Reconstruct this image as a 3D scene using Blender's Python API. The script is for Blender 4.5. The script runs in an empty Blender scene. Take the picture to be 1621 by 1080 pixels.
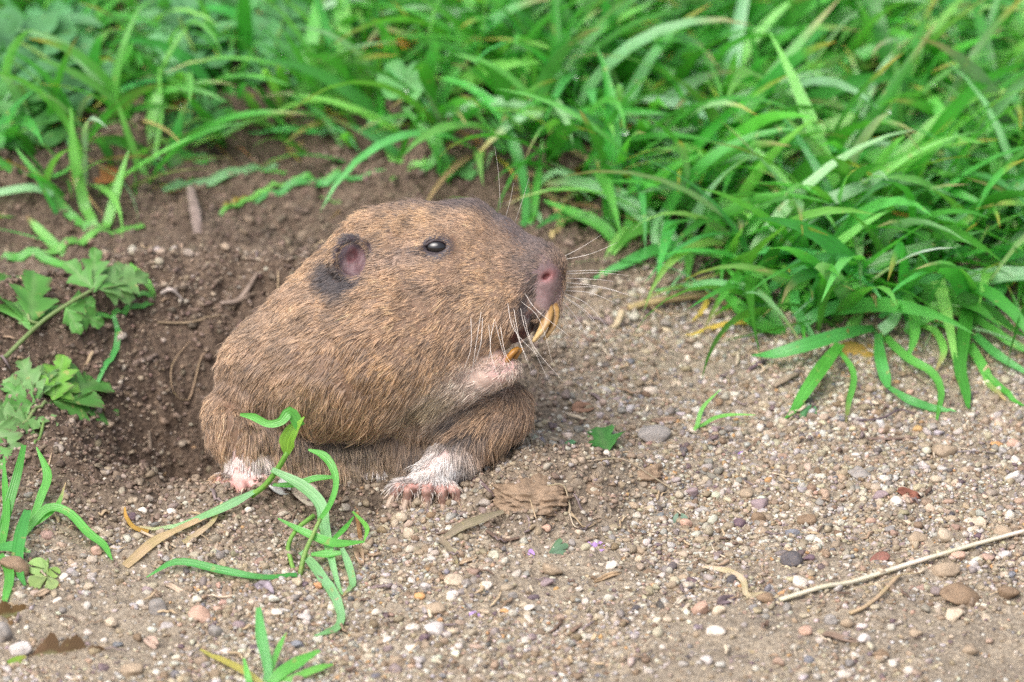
import bpy, math, random
import numpy as np
from mathutils import Vector
rng = np.random.default_rng(7)
random.seed(7)
R = math.radians
SC = bpy.context.scene
COL = SC.collection
SC.unit_settings.scale_length = 0.1            # one Blender unit is ten centimetres

# ------------------------------------------------------------------ camera
PITCH = R(27.0)
S = 0.00133                                     # size of one photograph pixel at the animal
DIST = 15.0
AX = np.array([1.0, 0, 0])
AU = np.array([0, math.sin(PITCH), math.cos(PITCH)])
AT = np.array([0, -math.cos(PITCH), math.sin(PITCH)])
CAM = -((810.5 - 660) * -S * AX + (540 - 790) * S * AU) + DIST * AT
cam_d = bpy.data.cameras.new('camera')
cam = bpy.data.objects.new('camera', cam_d); COL.objects.link(cam)
cam.location = CAM
cam.rotation_euler = (math.pi / 2 - PITCH, 0, 0)
cam_d.sensor_width = 36
cam_d.lens = 36 * DIST / (1621 * S)
cam_d.clip_start = 0.5; cam_d.clip_end = 400
cam_d.dof.use_dof = True
cam_d.dof.focus_distance = DIST - 55 * S
cam_d.dof.aperture_fstop = 1.7
SC.camera = cam

# ------------------------------------------------------------------ sky and sun (bright overcast)
SUN_EL, SUN_AZ = R(58), R(-140)                 # high, behind the viewer's left shoulder
w = bpy.data.worlds.new('World'); SC.world = w; w.use_nodes = True
nt = w.node_tree; nt.nodes.clear()
sky = nt.nodes.new('ShaderNodeTexSky'); sky.sky_type = 'NISHITA'; sky.sun_disc = False
sky.sun_elevation = SUN_EL; sky.sun_rotation = SUN_AZ
sky.dust_density = 6.0; sky.air_density = 1.0; sky.ozone_density = 1.0
hsv = nt.nodes.new('ShaderNodeHueSaturation'); hsv.inputs['Saturation'].default_value = 0.55
bg = nt.nodes.new('ShaderNodeBackground'); bg.inputs['Strength'].default_value = 0.15
wo = nt.nodes.new('ShaderNodeOutputWorld')
nt.links.new(sky.outputs[0], hsv.inputs['Color']); nt.links.new(hsv.outputs[0], bg.inputs[0]); nt.links.new(bg.outputs[0], wo.inputs[0])
sl = bpy.data.lights.new('sun', 'SUN'); sl.energy = 1.3; sl.angle = R(55); sl.color = (1, 0.97, 0.93)
sun = bpy.data.objects.new('sun', sl); COL.objects.link(sun)
sd = Vector((math.sin(SUN_AZ) * math.cos(SUN_EL), math.cos(SUN_AZ) * math.cos(SUN_EL), math.sin(SUN_EL)))
sun.rotation_euler = sd.to_track_quat('Z', 'Y').to_euler()
SC.view_settings.view_transform = 'Standard'; SC.view_settings.look = 'None'
SC.view_settings.gamma = 1; SC.view_settings.use_curve_mapping = False
SC.view_settings.exposure = 0.82
SC.render.engine = 'CYCLES'
SC.cycles.max_bounces = 6; SC.cycles.transparent_max_bounces = 8
SC.cycles.use_denoising = False; SC.cycles.sample_clamp_indirect = 3.0; SC.cycles.use_adaptive_sampling = False
try: SC.cycles_curves.shape = 'RIBBONS'
except Exception: pass

# ------------------------------------------------------------------ noise and terrain
def _h(ix, iy, seed):
    n = (ix.astype(np.int64) * 374761393 + iy.astype(np.int64) * 668265263 + seed * 1442695041) & 0x7fffffff
    n = ((n ^ (n >> 13)) * 1274126177) & 0x7fffffff
    n = (n ^ (n >> 16)) & 0x7fffffff
    return (n & 0xffffff) / float(0xffffff)
def vnoise(x, y, seed=0):
    x = np.asarray(x, float); y = np.asarray(y, float)
    ix = np.floor(x); iy = np.floor(y); fx = x - ix; fy = y - iy
    fx = fx * fx * fx * (fx * (fx * 6 - 15) + 10); fy = fy * fy * fy * (fy * (fy * 6 - 15) + 10)
    a = _h(ix, iy, seed); b = _h(ix + 1, iy, seed); c = _h(ix, iy + 1, seed); d = _h(ix + 1, iy + 1, seed)
    return (a * (1 - fx) + b * fx) * (1 - fy) + (c * (1 - fx) + d * fx) * fy - 0.5
def fbm(x, y, f, o=4, seed=0, g=0.55):
    r = 0; a = 1.0
    for k in range(o):
        r = r + a * vnoise(x * f + 13.7 * k, y * f - 7.1 * k, seed + k); f *= 2.03; a *= g
    return r
def sstep(a, b, x):
    t = np.clip((x - a) / (b - a), 0, 1); return t * t * (3 - 2 * t)
def cells(x, y, f, seed):
    # rounded clod heights: distance to jittered cell centres
    x = x * f; y = y * f; ix = np.floor(x); iy = np.floor(y); best = np.full(x.shape, 9.0)
    for dx in (-1, 0, 1):
        for dy in (-1, 0, 1):
            cx = ix + dx; cy = iy + dy
            px = cx + _h(cx, cy, seed); py = cy + _h(cx, cy, seed + 5)
            rr = 0.55 + 0.7 * _h(cx, cy, seed + 9)
            best = np.minimum(best, np.hypot(x - px, y - py) / rr)
    return np.sqrt(np.clip(1 - best * best, 0, 1))
EDX = np.array([-3, -.85, -.6, -.45, -.3, -.13, 0, .1, .3]); EDY = np.array([1.15, 1.15, 1.5, 1.6, 1.68, 1.62, 1.4, 1.42, 1.4])   # foot of the sod
HX, HY = -0.30, 0.38                            # burrow mouth
def moist(x, y):
    """1 on the fresh, damp soil thrown out round the burrow."""
    d = np.hypot((x - HX + 0.22) / 0.80, (y - HY - 0.08) / 0.62)
    m = 1 - sstep(0.55, 1.25, d + 0.35 * fbm(x, y, 4, 3, 41))
    e = 1 - sstep(0.5, 1.1, np.hypot((x - 0.26) / 0.22, (y + 0.0) / 0.20) + 0.3 * fbm(x, y, 6, 3, 43))
    g = sstep(0.75, 1.15, y + 0.15 * fbm(x, y, 3, 2, 47)) * 0.9
    return np.clip(np.maximum(np.maximum(m, 0.5 * e), g), 0, 1)
def base_h(x, y):
    r = np.hypot((x - HX + 0.04) / (0.34 + 0.10 * (x < HX)), (y - HY) / 0.335) + 0.22 * fbm(x, y, 3.1, 3, 15) * sstep(0.0, 0.3, np.hypot(x, y))
    h = -0.36 * (1 - sstep(0.1, 1.1, r))
    h = h + 0.10 * np.exp(-((r - 1.45) / 0.35) ** 2) * sstep(-0.1, 0.5, (y - HY) - (x - HX) * 0.4)
    h = h + 0.055 * np.exp(-(((x - 0.27) / 0.13) ** 2 + ((y - 0.02) / 0.11) ** 2))
    h = h + 0.04 * np.exp(-(((x - 0.42) / 0.14) ** 2 + ((y - 0.10) / 0.07) ** 2))
    h = h + 0.09 * sstep(-0.02, 0.14, y - np.interp(x, EDX, EDY)) * (1 - sstep(0.25, 0.6, x))
    paws = np.exp(-((x + 0.16) / 0.42) ** 2 - ((y + 0.01) / 0.14) ** 2)
    h = h + 0.05 * fbm(x, y, 1.3, 3, 3) * (1 - paws) - 0.012 * paws
    return h
def ground_h(x, y):
    x = np.asarray(x, float); y = np.asarray(y, float)
    m = moist(x, y); h = base_h(x, y)
    near = 1 - sstep(3, 5, np.hypot(x, y))
    rough = 0.65 + 1.2 * m
    heap = np.exp(-(((x - 0.3) / 0.22) ** 2 + ((y - 0.03) / 0.16) ** 2))
    rough = rough + 0.7 * heap
    h = h + near * rough * (0.022 * fbm(x, y, 9, 4, 11) + 0.016 * cells(x, y, 13, 21) * (vnoise(x * 4, y * 4, 8) + 0.5) + 0.012 * cells(x, y, 30, 25) * (0.4 + m) + 0.008 * fbm(x, y, 60, 2, 31))
    return h
def ray(px, py):
    r = (px - 810.5) * S / DIST * AX + (540 - py) * S / DIST * AU - AT
    return r
def V(px, py, d=0.0):
    """view coordinates: photograph pixel, and d pixels nearer than the paws."""
    return CAM + ray(px, py) * (DIST - d * S)
def G(px, py, h=0.0):
    """point h photograph pixels above the ground seen at a pixel, or h[0] pixels nearer than the paws."""
    if isinstance(h, tuple): return V(px, py, h[0])
    r = ray(px, py); z = h * S; p = None
    for _ in range(14):
        t = (z - CAM[2]) / r[2]; p = CAM + r * t
        z = 0.5 * z + 0.5 * (float(base_h(p[0], p[1])) + h * S)
    return p
def GG(px, py, h=0.0):
    p = G(px, py, h); p = p.copy(); p[2] = float(ground_h(p[0], p[1])) + h * S
    return p

# ------------------------------------------------------------------ materials
def mat(name):
    m = bpy.data.materials.new(name); m.use_nodes = True
    n = m.node_tree.nodes; l = m.node_tree.links; n.clear()
    return m, n, l
def N(n, t, **kw):
    q = n.new(t)
    for k, v in kw.items():
        if k in q.inputs.keys() if hasattr(q.inputs, 'keys') else False: q.inputs[k].default_value = v
        else: setattr(q, k, v)
    return q
def ramp(n, stops):
    q = n.new('ShaderNodeValToRGB'); e = q.color_ramp.elements
    e[0].position, e[0].color = stops[0][0], (*stops[0][1], 1)
    e[1].position, e[1].color = stops[-1][0], (*stops[-1][1], 1)
    for p, c in stops[1:-1]:
        x = e.new(p); x.color = (*c, 1)
    return q
def mixc(n, l, a, b, f, mode='MIX'):
    q = n.new('ShaderNodeMix'); q.data_type = 'RGBA'; q.blend_type = mode
    for sock, v in ((q.inputs[0], f), (q.inputs[6], a), (q.inputs[7], b)):
        if hasattr(v, 'is_linked') or hasattr(v, 'links'): l.new(v, sock)
        elif isinstance(v, (int, float)): sock.default_value = v
        else: sock.default_value = (*v, 1)
    return q.outputs[2]
def princ(n, l, color, rough=0.7, spec=0.3, bump=None, **kw):
    p = n.new('ShaderNodeBsdfPrincipled'); o = n.new('ShaderNodeOutputMaterial')
    if isinstance(color, tuple): p.inputs['Base Color'].default_value = (*color, 1)
    else: l.new(color, p.inputs['Base Color'])
    if isinstance(rough, float): p.inputs['Roughness'].default_value = rough
    else: l.new(rough, p.inputs['Roughness'])
    p.inputs['Specular IOR Level'].default_value = spec
    for k, v in kw.items(): p.inputs[k.replace('_', ' ')].default_value = v
    if bump is not None: l.new(bump, p.inputs['Normal'])
    l.new(p.outputs[0], o.inputs[0])
    return p, o
def bump(n, l, height, strength, dist):
    b = n.new('ShaderNodeBump'); b.inputs['Strength'].default_value = strength; b.inputs['Distance'].default_value = dist
    l.new(height, b.inputs['Height']); return b.outputs[0]

def soil_material():
    m, n, l = mat('sandy_soil')
    g = n.new('ShaderNodeNewGeometry'); at = n.new('ShaderNodeAttribute'); at.attribute_name = 'moist'
    n1 = N(n, 'ShaderNodeTexNoise', Scale=9.0, Detail=6.0); l.new(g.outputs['Position'], n1.inputs['Vector'])
    n2 = N(n, 'ShaderNodeTexNoise', Scale=85.0, Detail=5.0, Roughness=0.7); l.new(g.outputs['Position'], n2.inputs['Vector'])
    vo = N(n, 'ShaderNodeTexVoronoi', Scale=150.0); l.new(g.outputs['Position'], vo.inputs['Vector'])
    sand = ramp(n, [(0.3, (0.20, 0.165, 0.125)), (0.5, (0.28, 0.238, 0.187)), (0.7, (0.36, 0.315, 0.257))])
    l.new(n2.outputs['Fac'], sand.inputs[0])
    wet = ramp(n, [(0.3, (0.068, 0.048, 0.036)), (0.55, (0.118, 0.086, 0.065)), (0.75, (0.20, 0.157, 0.12))])
    l.new(n2.outputs['Fac'], wet.inputs[0])
    c = mixc(n, l, sand.outputs[0], wet.outputs[0], at.outputs['Fac'])
    grain = ramp(n, [(0.0, (0.55, 0.5, 0.48)), (0.55, (1, 1, 1)), (0.9, (1.35, 1.3, 1.22))])
    l.new(vo.outputs['Color'], grain.inputs[0])
    c = mixc(n, l, c, grain.outputs[0], 0.75, 'MULTIPLY')
    pat = ramp(n, [(0.35, (0.82, 0.80, 0.78)), (0.65, (1.12, 1.1, 1.06))]); l.new(n1.outputs['Fac'], pat.inputs[0])
    c = mixc(n, l, c, pat.outputs[0], 0.8, 'MULTIPLY')
    b1 = bump(n, l, n2.outputs['Fac'], 0.8, 0.008)
    b = n.new('ShaderNodeBump'); b.inputs['Strength'].default_value = 0.6; b.inputs['Distance'].default_value = 0.004
    l.new(vo.outputs['Distance'], b.inputs['Height']); l.new(b1, b.inputs['Normal'])
    princ(n, l, c, 0.85, 0.2, b.outputs[0])
    return m
def stone_material(name, attr):
    m, n, l = mat(name)
    if attr:
        a = n.new('ShaderNodeAttribute'); a.attribute_name = 'col'; src = a.outputs['Color']
    else:
        a = n.new('ShaderNodeObjectInfo'); src = a.outputs['Color']
    g = n.new('ShaderNodeNewGeometry')
    n1 = N(n, 'ShaderNodeTexNoise', Scale=60.0, Detail=6.0, Roughness=0.7); l.new(g.outputs['Position'], n1.inputs['Vector'])
    n2 = N(n, 'ShaderNodeTexNoise', Scale=210.0, Detail=3.0, Roughness=0.7); l.new(g.outputs['Position'], n2.inputs['Vector'])
    v = ramp(n, [(0.3, (0.55, 0.5, 0.47)), (0.5, (1, 1, 1)), (0.7, (1.25, 1.2, 1.15))]); l.new(n1.outputs['Fac'], v.inputs[0])
    c = mixc(n, l, src, v.outputs[0], 0.8, 'MULTIPLY')
    k = ramp(n, [(0.36, (0, 0, 0)), (0.46, (1, 1, 1))]); l.new(n2.outputs['Fac'], k.inputs[0])
    c = mixc(n, l, mixc(n, l, c, (0.30, 0.22, 0.15), 0.45), c, k.outputs[0])
    princ(n, l, c, 0.62, 0.35, bump(n, l, n2.outputs['Fac'], 0.5, 0.006))
    return m
def leaf_material(name, rough=0.36, trans=0.42, spec=0.65, veins=14.0, along=False):
    m, n, l = mat(name)
    a = n.new('ShaderNodeAttribute'); a.attribute_name = 'col'
    u = n.new('ShaderNodeAttribute'); u.attribute_name = 'luv'
    sx = n.new('ShaderNodeSeparateXYZ'); l.new(u.outputs['Vector'], sx.inputs[0])
    g = n.new('ShaderNodeNewGeometry')
    n1 = N(n, 'ShaderNodeTexNoise', Scale=14.0, Detail=5.0); l.new(g.outputs['Position'], n1.inputs['Vector'])
    v = ramp(n, [(0.3, (0.78, 0.84, 0.7)), (0.7, (1.2, 1.12, 1.25))]); l.new(n1.outputs['Fac'], v.inputs[0])
    c = mixc(n, l, a.outputs['Color'], v.outputs[0], 0.9, 'MULTIPLY')
    wv = n.new('ShaderNodeMath'); wv.operation = 'SINE'
    mu = n.new('ShaderNodeMath'); mu.operation = 'MULTIPLY'; mu.inputs[1].default_value = veins
    l.new(sx.outputs[0], mu.inputs[0]); l.new(mu.outputs[0], wv.inputs[0])
    vr = ramp(n, [(0.0, (0.93, 0.93, 0.93)), (1.0, (1.05, 1.05, 1.03))]); 
    md = n.new('ShaderNodeMath'); md.operation = 'MULTIPLY_ADD'; md.inputs[1].default_value = 0.5; md.inputs[2].default_value = 0.5
    l.new(wv.outputs[0], md.inputs[0]); l.new(md.outputs[0], vr.inputs[0])
    c = mixc(n, l, c, vr.outputs[0], 0.8, 'MULTIPLY')
    ab = n.new('ShaderNodeMath'); ab.operation = 'ABSOLUTE'; l.new(sx.outputs[0], ab.inputs[0])
    mr = ramp(n, [(0.0, (1.3, 1.25, 1.35)), (0.16, (0.98, 0.98, 0.98)), (1.0, (1.02, 1.02, 1.02))]); l.new(ab.outputs[0], mr.inputs[0])
    c = mixc(n, l, c, mr.outputs[0], 0.85, 'MULTIPLY')
    n3 = N(n, 'ShaderNodeTexNoise', Scale=42.0, Detail=3.0); l.new(g.outputs['Position'], n3.inputs['Vector'])
    sp = ramp(n, [(0.66, (0, 0, 0)), (0.74, (1, 1, 1))]); l.new(n3.outputs['Fac'], sp.inputs[0])
    fq = n.new('ShaderNodeMath'); fq.operation = 'MULTIPLY'; fq.inputs[1].default_value = 0.6; l.new(sp.outputs[0], fq.inputs[0])
    c = mixc(n, l, c, (0.42, 0.36, 0.14), fq.outputs[0])
    p, o = princ(n, l, c, rough, spec, bump(n, l, md.outputs[0], 0.25, 0.003))
    t = n.new('ShaderNodeBsdfTranslucent'); 
    tc = mixc(n, l, c, (1.15, 1.25, 0.6), 1.0, 'MULTIPLY'); l.new(tc, t.inputs[0])
    mx = n.new('ShaderNodeMixShader'); mx.inputs[0].default_value = trans
    l.new(p.outputs[0], mx.inputs[1]); l.new(t.outputs[0], mx.inputs[2]); l.new(mx.outputs[0], o.inputs[0])
    return m
def col_material(name, rough=0.6, spec=0.4, sss=0.0, nscale=60.0, lo=(0.75, 0.7, 0.68), hi=(1.2, 1.18, 1.15), b=0.3, bd=0.003):
    m, n, l = mat(name)
    a = n.new('ShaderNodeAttribute'); a.attribute_name = 'col'
    g = n.new('ShaderNodeNewGeometry')
    n1 = N(n, 'ShaderNodeTexNoise', Scale=nscale, Detail=5.0, Roughness=0.65); l.new(g.outputs['Position'], n1.inputs['Vector'])
    v = ramp(n, [(0.3, lo), (0.7, hi)]); l.new(n1.outputs['Fac'], v.inputs[0])
    c = mixc(n, l, a.outputs['Color'], v.outputs[0], 0.9, 'MULTIPLY')
    p, o = princ(n, l, c, rough, spec, bump(n, l, n1.outputs['Fac'], b, bd))
    if sss:
        p.inputs['Subsurface Weight'].default_value = sss; p.inputs['Subsurface Radius'].default_value = (0.02, 0.008, 0.006); p.inputs['Subsurface Scale'].default_value = 1.0
    return m
def fur_material():
    m, n, l = mat('fur')
    a = n.new('ShaderNodeAttribute'); a.attribute_name = 'col'
    o = n.new('ShaderNodeOutputMaterial')
    d = n.new('ShaderNodeBsdfDiffuse'); l.new(a.outputs['Color'], d.inputs[0])
    h = n.new('ShaderNodeBsdfHair'); h.component = 'Reflection'; h.inputs['RoughnessU'].default_value = 0.35; h.inputs['RoughnessV'].default_value = 0.8
    hc = mixc(n, l, a.outputs['Color'], (0.8, 0.8, 0.85), 0.45); l.new(hc, h.inputs['Color'])
    t = n.new('ShaderNodeBsdfTranslucent'); l.new(a.outputs['Color'], t.inputs[0])
    m1 = n.new('ShaderNodeMixShader'); m1.inputs[0].default_value = 0.3; l.new(d.outputs[0], m1.inputs[1]); l.new(t.outputs[0], m1.inputs[2])
    m2 = n.new('ShaderNodeMixShader'); m2.inputs[0].default_value = 0.22; l.new(m1.outputs[0], m2.inputs[1]); l.new(h.outputs[0], m2.inputs[2])
    l.new(m2.outputs[0], o.inputs[0])
    return m
M_SOIL = soil_material()
M_GRAVEL = stone_material('gravel_grains', True)
M_STONE = stone_material('pebble_stone', False)
M_GRASS = leaf_material('grass_blade')
M_LEAF = leaf_material('herb_leaf', 0.55, 0.3, 0.4, 3.0)
M_DRY = leaf_material('dry_straw', 0.7, 0.2, 0.25, 18.0)
M_PETAL = leaf_material('petal', 0.6, 0.4, 0.2, 6.0)
M_WOOD = col_material('plant_litter', 0.85, 0.15, 0, 45.0, (0.6, 0.58, 0.55), (1.3, 1.3, 1.3), 0.6, 0.006)
M_SKIN = col_material('animal_skin', 0.55, 0.35, 0.12, 70.0, (0.72, 0.66, 0.66), (1.2, 1.2, 1.2), 0.5, 0.004)
M_TOOTH = col_material('tooth_enamel', 0.35, 0.5, 0.0, 26.0, (0.42, 0.32, 0.25), (1.2, 1.2, 1.2), 0.3, 0.003)
M_CLAW = col_material('claw_horn', 0.4, 0.4, 0.0, 60.0)
M_FUR = fur_material()
def eye_material():
    m, n, l = mat('eye_cornea'); princ(n, l, (0.005, 0.004, 0.005), 0.03, 0.8, None); return m
M_EYE = eye_material()
def plain(name, c, rough, spec, **kw):
    m, n, l = mat(name); princ(n, l, c, rough, spec, None, **kw); return m
M_DEW = plain('dew_water', (1, 1, 1), 0.02, 0.5, Transmission_Weight=1.0, IOR=1.33)

# ------------------------------------------------------------------ mesh helpers
def mesh_np(name, v, faces, col=None, luv=None, smooth=True, extra=None):
    """faces: int array (n,3) or (n,4), or list of such arrays."""
    if not isinstance(faces, list): faces = [faces]
    me = bpy.data.meshes.new(name)
    v = np.ascontiguousarray(v, dtype=np.float32)
    me.vertices.add(len(v)); me.vertices.foreach_set('co', v.ravel())
    tot = sum(f.size for f in faces); nf = sum(len(f) for f in faces)
    me.loops.add(tot); me.polygons.add(nf)
    me.loops.foreach_set('vertex_index', np.concatenate([f.ravel() for f in faces]).astype(np.int32))
    cnt = np.concatenate([np.full(len(f), f.shape[1]) for f in faces])
    st = np.concatenate([[0], np.cumsum(cnt)[:-1]]).astype(np.int32)
    me.polygons.foreach_set('loop_start', st)
    me.polygons.foreach_set('use_smooth', np.full(nf, smooth))
    me.update(calc_edges=True); me.validate()
    if col is not None:
        c = np.ones((len(v), 4), np.float32); c[:, :3] = col
        a = me.attributes.new('col', 'FLOAT_COLOR', 'POINT'); a.data.foreach_set('color', c.ravel())
    if luv is not None:
        c = np.zeros((len(v), 3), np.float32); c[:, :2] = luv
        a = me.attributes.new('luv', 'FLOAT_VECTOR', 'POINT'); a.data.foreach_set('vector', c.ravel())
    for k, arr in (extra or {}).items():
        a = me.attributes.new(k, 'FLOAT', 'POINT'); a.data.foreach_set('value', np.asarray(arr, np.float32))
    return me
def obj(name, me, m, parent=None, origin=None):
    """link a mesh; with origin its vertices are moved so the object sits there."""
    o = bpy.data.objects.new(name, me); COL.objects.link(o)
    if m is not None and not me.materials: me.materials.append(m)
    if origin is not None:
        og = Vector(origin); me.transform(__import__('mathutils').Matrix.Translation(-og)); o.location = og
    if parent is not None:
        o.parent = parent
        if origin is None: o.location = -Vector(parent.location) if parent.type == 'EMPTY' else (0, 0, 0)
        else: o.location = og - Vector(parent.location)
    return o
def thing(name, label, cat, loc, group=None):
    o = bpy.data.objects.new(name, None); COL.objects.link(o); o.location = loc; o.empty_display_size = 0.05
    return tag(o, label, cat, group)
def tag(o, label=None, cat=None, group=None, kind=None):
    if label: o['label'] = label
    if cat: o['category'] = cat
    if group: o['group'] = group
    if kind: o['kind'] = kind
    return o
def spline(P, n):
    P = np.asarray(P, float)
    if len(P) == 2: return P[0] + (P[1] - P[0]) * np.linspace(0, 1, n)[:, None]
    Q = np.vstack([2 * P[0] - P[1], P, 2 * P[-1] - P[-2]])
    t = np.linspace(0, len(P) - 1 - 1e-6, n); i = t.astype(int); f = (t - i)[:, None]
    a, b, c, d = Q[i], Q[i + 1], Q[i + 2], Q[i + 3]
    return 0.5 * (2 * b + (c - a) * f + (2 * a - 5 * b + 4 * c - d) * f ** 2 + (3 * b - a - 3 * c + d) * f ** 3)
def nrm(v): return v / (np.linalg.norm(v, axis=-1, keepdims=True) + 1e-12)
def tube_data(P, r, k=6, squash=1.0):
    P = np.asarray(P, float); n = len(P); r = np.broadcast_to(r, (n,))
    T = nrm(np.gradient(P, axis=0)); up = np.array([0.13, 0.2, 0.97])
    A = nrm(np.cross(T, up)); B = nrm(np.cross(A, T))
    an = np.linspace(0, 2 * np.pi, k, endpoint=False)
    v = (P[:, None] + r[:, None, None] * (A[:, None] * np.cos(an)[None, :, None] + B[:, None] * np.sin(an)[None, :, None] * squash)).reshape(-1, 3)
    i = np.arange(n - 1)[:, None] * k; j = np.arange(k)[None]; j2 = (j + 1) % k
    f = np.stack([i + j, i + j2, i + k + j2, i + k + j], -1).reshape(-1, 4)
    v = np.vstack([v, P[0], P[-1]]); c0 = len(v) - 2
    jj = np.arange(k)
    t1 = np.stack([np.full(k, c0), (jj + 1) % k, jj], -1); b0 = (n - 1) * k
    t2 = np.stack([np.full(k, c0 + 1), b0 + jj, b0 + (jj + 1) % k], -1)
    return v, [f, np.vstack([t1, t2])]
def tube(name, P, r, color, m, parent=None, k=6, n=None, squash=1.0, color2=None, origin=None):
    P = spline(P, n or 12); rr = np.interp(np.linspace(0, 1, len(P)), np.linspace(0, 1, len(np.atleast_1d(r))), np.atleast_1d(r))
    v, f = tube_data(P, rr, k, squash)
    t = np.concatenate([np.repeat(np.linspace(0, 1, len(P)), k), [0, 1]])
    c = np.array(color)[None] * (1 - t[:, None]) + np.array(color2 if color2 is not None else color)[None] * t[:, None]
    luv = np.stack([np.concatenate([np.tile(np.linspace(-1, 1, k), len(P)), [0, 0]]), t], -1)
    return obj(name, mesh_np(name, v, f, c, luv), m, parent, origin)
def ribbon_data(P, wd, twist=0.0, fold=0.25, nrm_hint=None, n=12, side0=None):
    """a grass blade through points P: three vertices across, folded along the midrib."""
    P = spline(P, n); t = np.linspace(0, 1, n)
    T = nrm(np.gradient(P, axis=0))
    if nrm_hint is None: nrm_hint = np.array([0, -0.55, 0.83])
    nh = np.broadcast_to(nrm_hint, P.shape)
    A = nrm(np.cross(T, nh)); B = nrm(np.cross(A, T))
    tw = np.interp(t, np.linspace(0, 1, len(np.atleast_1d(twist))), np.atleast_1d(twist)) if np.ndim(twist) else twist * (t - 0.0)
    ca, sa = np.cos(tw)[:, None], np.sin(tw)[:, None]
    A, B = A * ca + B * sa, B * ca - A * sa
    if np.ndim(wd): W = np.interp(t, np.linspace(0, 1, len(wd)), wd)
    else: W = wd * np.minimum(1, 0.55 + 2.2 * t) * np.clip(1 - t ** 2.6, 0.0, 1)
    W = W[:, None] / 2
    v = np.stack([P - A * W + B * W * fold, P, P + A * W + B * W * fold], 1).reshape(-1, 3)
    i = np.arange(n - 1) * 3
    f = np.vstack([np.stack([i, i + 1, i + 4, i + 3], -1), np.stack([i + 1, i + 2, i + 5, i + 4], -1)])
    luv = np.stack([np.tile([-1, 0, 1], n), np.repeat(t, 3)], -1)
    return v, f, luv, np.repeat(t, 3)
GREENS = np.array([(0.075, 0.28, 0.035), (0.11, 0.37, 0.05), (0.155, 0.44, 0.075), (0.22, 0.50, 0.09), (0.10, 0.36, 0.075), (0.30, 0.51, 0.22)]) * np.array((0.86, 1.06, 1.12))
STRAW = np.array((0.48, 0.36, 0.19)); BROWN = np.array((0.26, 0.14, 0.06)); YELL = np.array((0.50, 0.38, 0.07))
def blade_cols(t, base, tip=None, tipw=0.12, root=None):
    c = np.repeat(np.array(base)[None], len(t), 0)
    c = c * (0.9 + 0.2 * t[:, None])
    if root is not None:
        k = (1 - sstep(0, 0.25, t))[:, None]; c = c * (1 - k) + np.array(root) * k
    if tip is not None:
        k = sstep(1 - tipw, 1, t)[:, None]; c = c * (1 - k) + np.array(tip) * k
    return c
def blade(parent, pts, wd, base=2, twist=0.0, fold=0.25, tip=None, tipw=0.12, n=14, name='blade', m=None, hint=None, root=None):
    """pts: (pixel x, pixel y, height above ground in pixels)."""
    P = spline([G(*p) for p in pts], n); lw = ground_h(P[:, 0], P[:, 1]) + 0.008; lw[0] -= 0.03; P[:, 2] = np.maximum(P[:, 2], lw)
    w_ = np.array(wd) * S if np.ndim(wd) else wd * S
    v, f, luv, t = ribbon_data(P, w_, twist, fold, hint, n)
    b = GREENS[base] if isinstance(base, int) else np.array(base)
    me = mesh_np(name, v, f, blade_cols(t, b, tip, tipw, root), luv)
    return obj(name, me, m or M_GRASS, parent)

# ------------------------------------------------------------------ ground sheet
def axis(lo, hi, step, far):
    a = list(np.arange(lo, hi, step)); d = step
    x = a[-1]
    out = []
    while x < far: d *= 1.35; x += d; out.append(x)
    x = a[0]; d = step; pre = []
    while x > -far: d *= 1.35; x -= d; pre.append(x)
    return np.array(pre[::-1] + a + out)
gx = axis(-1.25, 1.6, 0.0055, 60); gy = axis(-0.85, 2.0, 0.0065, 60)
GX, GY = np.meshgrid(gx, gy)
GZ = ground_h(GX, GY)
gv = np.stack([GX, GY, GZ], -1).reshape(-1, 3)
nx, ny = len(gx), len(gy)
ii = (np.arange(ny - 1)[:, None] * nx + np.arange(nx - 1)[None]).ravel()
gf = np.stack([ii, ii + 1, ii + nx + 1, ii + nx], -1)
ground = obj('ground', mesh_np('ground', gv, gf, extra={'moist': moist(GX, GY).ravel()}), M_SOIL)
tag(ground, kind='structure')

# ------------------------------------------------------------------ icospheres and stones
import bmesh
def ico(sub):
    bm = bmesh.new(); bmesh.ops.create_icosphere(bm, subdivisions=sub, radius=1.0)
    v = np.array([x.co[:] for x in bm.verts]); f = np.array([[q.index for q in p.verts] for p in bm.faces]); bm.free()
    return v, f
ICO = {k: ico(k) for k in (1, 2, 3, 5)}
def pebble_shape(sub, seed, rough=0.16, planes=8):
    v, f = ICO[sub]; v = v.copy(); r = np.random.default_rng(seed)
    for _ in range(planes):                                    # worn facets
        d = nrm(r.normal(size=3)); c = r.uniform(0.5, 0.88)
        dd = v @ d; k = np.clip(dd - c, 0, None); v -= d * k[:, None] * 0.85
    for _ in range(4):
        d = r.normal(size=3) * 2.2; v *= (1 + rough * 0.4 * np.sin(v @ d + r.uniform(0, 6)))[:, None]
    v *= (1 + r.normal(size=(len(v), 1)) * rough * 0.12)
    return v / np.abs(v).max(0), f
PAL = {
 'white': (0.60, 0.54, 0.47), 'cream': (0.46, 0.38, 0.285), 'tan': (0.33, 0.255, 0.18), 'pink': (0.44, 0.29, 0.22),
 'orange': (0.50, 0.28, 0.12), 'grey': (0.25, 0.23, 0.215), 'dark': (0.085, 0.078, 0.085), 'mauve': (0.25, 0.19, 0.20),
 'purple': (0.12, 0.08, 0.10), 'slate': (0.17, 0.175, 0.20), 'brown': (0.22, 0.15, 0.095), 'maroon': (0.20, 0.085, 0.065), 'pale': (0.48, 0.44, 0.42)}
PK = list(PAL)
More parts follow.
